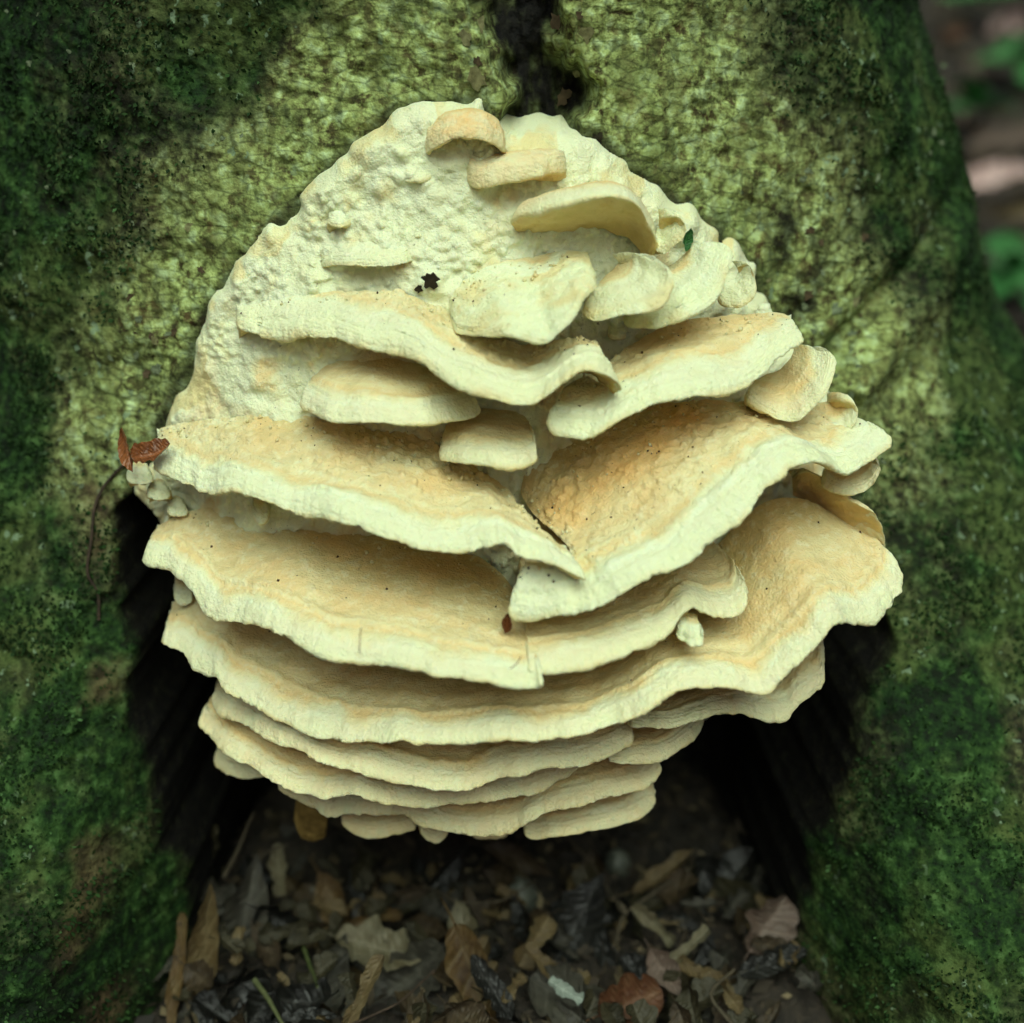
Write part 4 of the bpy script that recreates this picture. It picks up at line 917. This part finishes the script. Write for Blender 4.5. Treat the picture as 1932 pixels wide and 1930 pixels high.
twig([(480,1850,.026,'g'),(510,1900,.026,'g'),(540,1945,.022,'g')], .0016, 'pale green stem lying at the foot of the upright leaves', mat_plain('pale_green_stem', (0.045, 0.055, 0.018), (0.09, 0.10, 0.04)))
twig([(640,1945,.022,'g'),(740,1900,.028,'g'),(820,1830,.026,'g')], .0008, 'hair thin brown stem across the large grey leaf', DTWIG)
def creeper(pts, r, lab):
    W_ = []
    for u, v in pts:
        y = 0
        for _ in range(15):
            p = at(u, v, y); y = 0.5 * y + 0.5 * float(y_trunk(np.array([p[0]]), np.array([p[2]]), False)[0])
        W_.append(at(u, v, y - 0.0015))
    S = crom(np.array(W_), 0)[::4]
    link('creeper_stem', tube('creeper_stem', S, r, DTWIG, 6), label=lab, category='stem')
creeper([(310,868),(285,858),(255,862),(225,885),(195,920),(178,960),(172,1020),(165,1080),(185,1120),(186,1170)], .0008, 'wiry dark stem trailing down the bark from the brown leaf curl')
HAIR = mat_plain('hair_stem', (0.10, 0.05, 0.02), (0.2, 0.1, 0.05))
def hair(pts, lab):
    link('plant_fibre', tube('plant_fibre', crom(np.array([at(*q) for q in pts]), 0)[::6], .00022, HAIR, 5), label=lab, category='fibre')
hair([(681,1184,-.122),(679,1208,-.126),(678,1232,-.127)], 'fine brown plant fibre standing on the broad lower shelf')
hair([(983,1238,-.128),(975,1252,-.130),(962,1262,-.131)], 'fine reddish plant fibre bent across the shelf crease')

# ------------------------------------------------------------------ stones and nut shells in the litter
STONE = mat_plain('damp_stone', (0.03, 0.035, 0.028), (0.12, 0.13, 0.10), 90, 0.5, 0.002, 0.5)
SHELL = mat_plain('nut_shell', (0.012, 0.012, 0.010), (0.05, 0.04, 0.03), 120, 0.45, 0.001, 0.5)
def pebble(u, v, r, sc, mat, lab, name, cat, seed):
    th = np.linspace(0, 2 * math.pi, 25)[:-1]; ph = np.linspace(0.02, math.pi - 0.02, 14)
    d = np.stack([np.sin(ph)[:, None] * np.cos(th)[None], np.sin(ph)[:, None] * np.sin(th)[None], np.cos(ph)[:, None] + 0 * th[None]], -1)
    P = d * (r * (1 + 0.22 * fbm(d + seed, 0.7, 3, seed)))[..., None] * np.array(sc)
    f = [tuple(map(int, q)) for q in grid_faces(14, 24, True)]
    link(name, mesh_from(name, P.reshape(-1, 3), f, [mat]), loc=on_ground(u, v, r * 0.4), rot=(seed, seed * 2, seed * 3), label=lab, category=cat)
pebble(985, 1690, .011, (1, .8, .8), STONE, 'grey green damp stone in the litter under the brown curved leaf', 'stone', 'stone', 1)
pebble(1165, 1630, .009, (1, .9, .8), STONE, 'small dark damp stone at the foot of the lowest shelf', 'stone', 'stone', 2)
pebble(835, 1835, .014, (1, 1, .8), SHELL, 'round black nut shell beside the long orange leaf', 'nut_shell', 'nut', 3)
pebble(590, 1690, .006, (1.3, .8, .7), STONE, 'tiny bluish pebble beside the grey folded leaf', 'stone', 'stone', 4)

# fine litter: crumbs of leaf and bark nobody could count
def litter(n, area, smin, smax, seed):
    rng = np.random.default_rng(seed)
    x = rng.uniform(area[0], area[1], n); y = rng.uniform(area[2], area[3], n)
    ok = (y < y_trunk(x, x * 0 + 0.02, False) + 0.0) | (y > 1.0) | (np.abs(x - TCX) > 0.62)
    x, y = x[ok], y[ok]; n = len(x)
    c = np.stack([x, y, ground_z(x, y) + rng.uniform(0.0, 0.008, n)], -1)
    s_ = (rng.uniform(smin, smax, n) * rng.uniform(.4, 1, n))[:, None]
    a = rng.normal(size=(n, 3)) * np.array([1, 1, .45]); a /= np.linalg.norm(a, axis=1)[:, None]
    b = np.cross(a, rng.normal(size=(n, 3)) * np.array([.5, .5, 1])); b /= np.linalg.norm(b, axis=1)[:, None]
    asp = rng.uniform(.12, .6, n)[:, None]
    cr = np.cross(a, b)
    V = np.stack([c - a * s_, c + b * s_ * asp + cr * s_ * .15, c + a * s_ * rng.uniform(.7, 1.1, (n, 1)), c - b * s_ * asp * rng.uniform(.5, 1.3, (n, 1))], 1).reshape(-1, 3)
    return V, np.arange(4 * n).reshape(-1, 4), np.repeat(rng.random(n), 4)
LIT = Mat('litter_crumbs')
LIT.set('Base Color', LIT.ramp(LIT.attr('tint'), [(0.0, (0.008, 0.006, 0.004)), (0.45, (0.035, 0.026, 0.014)), (0.80, (0.06, 0.044, 0.022)), (0.95, (0.13, 0.10, 0.05)), (1.0, (0.24, 0.19, 0.11))])).set('Roughness', 0.8)
V, F, T_ = litter(16000, (-0.5, 0.6, -0.3, 0.14), 0.0025, 0.009, 1)
link('leaf_litter', mesh_from('leaf_litter', V, F, [LIT.m], False, {'tint': T_}), kind='stuff', label='fine crumbs of dead leaf and bark on the soil', category='litter')
V, F, T_ = litter(14000, (0.1, 3.2, 0.15, 5.0), 0.012, 0.045, 2)
link('forest_litter', mesh_from('forest_litter', V, F, [LIT.m], False, {'tint': T_}), kind='stuff', label='dead leaf litter on the forest floor behind the tree', category='litter')

# ------------------------------------------------------------------ bark flakes, parts of the tree
FLK = [mat_plain('pale_flake', (0.08, 0.075, 0.030), (0.30, 0.30, 0.14), 260), mat_plain('brown_flake', (0.04, 0.028, 0.014), (0.12, 0.085, 0.045), 160), mat_plain('lichen_flake', (0.06, 0.085, 0.04), (0.26, 0.32, 0.19), 300)]
fl = []
for k in range(9):
    a, b, f = chip_mesh(40 + k, 0.0042); a = a * np.array([0.8, .7, 1.2]); b = b * np.array([0.8, .4, 1.2])
    fl.append(mesh_from('bark_flake', np.concatenate([a, b]), f, [FLK[k % 3]], False))
def flake(u, v, me, sc, rot):
    y = 0.0
    for _ in range(15):
        p = at(u, v, y); y = 0.5 * y + 0.5 * float(y_trunk(np.array([p[0]]), np.array([p[2]]), False)[0])
    if sdf(np.array([p[0]]), np.array([p[2]]))[0] > -0.004: return
    link('bark_flake', me, tree, loc=at(u, v, y - 0.0005), rot=(random.uniform(-.25, .25), rot, random.uniform(-.35, .35)), scale=sc)
for i in range(12):      # along the scar above the fungus
    side = random.choice((-1, 1)); v = random.uniform(-20, 235)
    flake(985 + side * random.uniform(62, 130) + (v - 100) * .05, v, fl[random.choice((0, 0, 3, 6, 1, 4))], random.uniform(.6, 1.5), random.uniform(-.9, .9))
for i in range(44):      # edge of the bleached bark and the rough patch beside the fungus
    t_ = random.random()
    if t_ < .5: u, v = random.uniform(240, 420), random.uniform(420, 800)
    else: u, v = random.uniform(1440, 1640), random.uniform(430, 760)
    flake(u, v, fl[random.choice((0, 2, 5, 1, 4))], random.uniform(.35, .9), random.uniform(-1, 1))
for i in range(50): flake(random.choice((random.uniform(0, 500), random.uniform(1500, 1800))), random.uniform(0, 1000), fl[random.choice((2, 5, 8))], random.uniform(.25, .6), random.uniform(-2, 2))

# ------------------------------------------------------------------ the forest floor behind
PINKB = mat_leaf('pale_pink_leaf', (0.50, 0.34, 0.32), (0.62, 0.46, 0.42), (0.30, 0.18, 0.15))
BGL = [(1800,62,.050,'dull red brown',RUST),(1905,45,.10,'large pale pink',PINKB),(1888,335,.085,'bright pale pink',PINKB),(1915,262,.07,'pink grey',PINK),(1775,20,.06,'dark brown',BROWN),(1870,180,.06,'dark',DARK),
       (1860,262,.05,'rosy brown',PINK),(1925,400,.06,'buff',TAN),(1900,700,.05,'dark olive',OLIVE),(1840,120,.05,'pinkish grey',PINK)]
for k, (u, v, L, cn, mt) in enumerate(BGL):
    L *= 1.45
    o = make_leaf('fallen_leaf', 'oval', mt, L, 0.55, 0.25, 0.5, 0.2, 700 + k)
    o['label'] = '%s fallen leaf on the forest floor beyond the trunk' % cn; o['category'] = 'leaf'
    
    aim(o, on_ground(u, v, 0.02), R(random.uniform(0, 60)), R(58), R(random.uniform(-20, 20)), 0.5, L)
proto = make_leaf('fallen_leaf', 'lance', BROWN, .06, 0.5, 0.3, 0.7, 0.3, 801); proto2 = make_leaf('fallen_leaf', 'oval', PINK, .055, 0.6, 0.3, 0.7, 0.3, 802)
for p_, lab in ((proto, 'brown fallen leaf among the litter beyond the trunk'), (proto2, 'pinkish tan fallen leaf among the litter beyond the trunk')):
    p_['label'] = lab; p_['category'] = 'leaf'; p_['group'] = lab.split()[0] + ' leaves on the forest floor'
for i in range(20):
    src = (proto, proto2)[i % 2]; o = src if i < 2 else copy_tree(src)
    u, v = random.uniform(1790, 1960), random.uniform(-20, 640)
    if u < 1760 + v * .27: u = 1950 - random.uniform(0, 40)
    near_ = min(BGL, key=lambda b: (b[0] - u) ** 2 + (b[1] - v) ** 2)[3]
    o['label'] = '%s fallen leaf beyond the trunk near the %s leaf' % ('brown lance shaped' if i % 2 == 0 else 'pinkish tan oval', near_)
    aim(o, on_ground(u, v, .012), random.uniform(0, 6.28), R(random.uniform(0, 30)), R(random.uniform(-30, 30)), .5, .06)
def seedling(u, v, h, n, L, lab, seed):
    rng = random.Random(seed); base = on_ground(u, v)
    root = link('seedling', None, loc=base, label=lab, category='seedling')
    k = np.linspace(0, 1, 8)[:, None]
    st = np.array([0.02 * h, 0, 0]) * np.sin(k * 3) + np.array([rng.uniform(-.1, .1) * h, rng.uniform(-.1, .1) * h, h]) * k
    link('stem', tube('stem', st, np.linspace(.0022, .0010, 8), DTWIG, 6), root)
    for i in range(n):
        me, mid = leaf_mesh('oval', GREEN, L * rng.uniform(.7, 1.1), .52, .15, -.6, .2, seed * 10 + i)
        e = st[-1 - (i // 3) % 3]
        link('leaf', me, root, loc=e, rot=(R(rng.uniform(-15, 35)), R(rng.uniform(-20, 20)), i * 2.2 + rng.uniform(-.4, .4)))
for k, (u, v, h, n, L, lab) in enumerate([(1905,590,.06,6,.11,'low bright green seedling just beyond the trunk edge'),(1850,255,.06,6,.11,'dark green seedling between pink fallen leaves'),
        (1935,175,.09,7,.13,'tall leafy seedling beside the large pale pink leaf'),(1860,60,.09,7,.15,'far green seedling high on the slope'),(1945,660,.06,5,.06,'small green seedling at the foot of the root'),(1800,25,.06,4,.06,'small far seedling touching the trunk outline')]):
    seedling(u, v, h, n, L, lab, 31 + k)
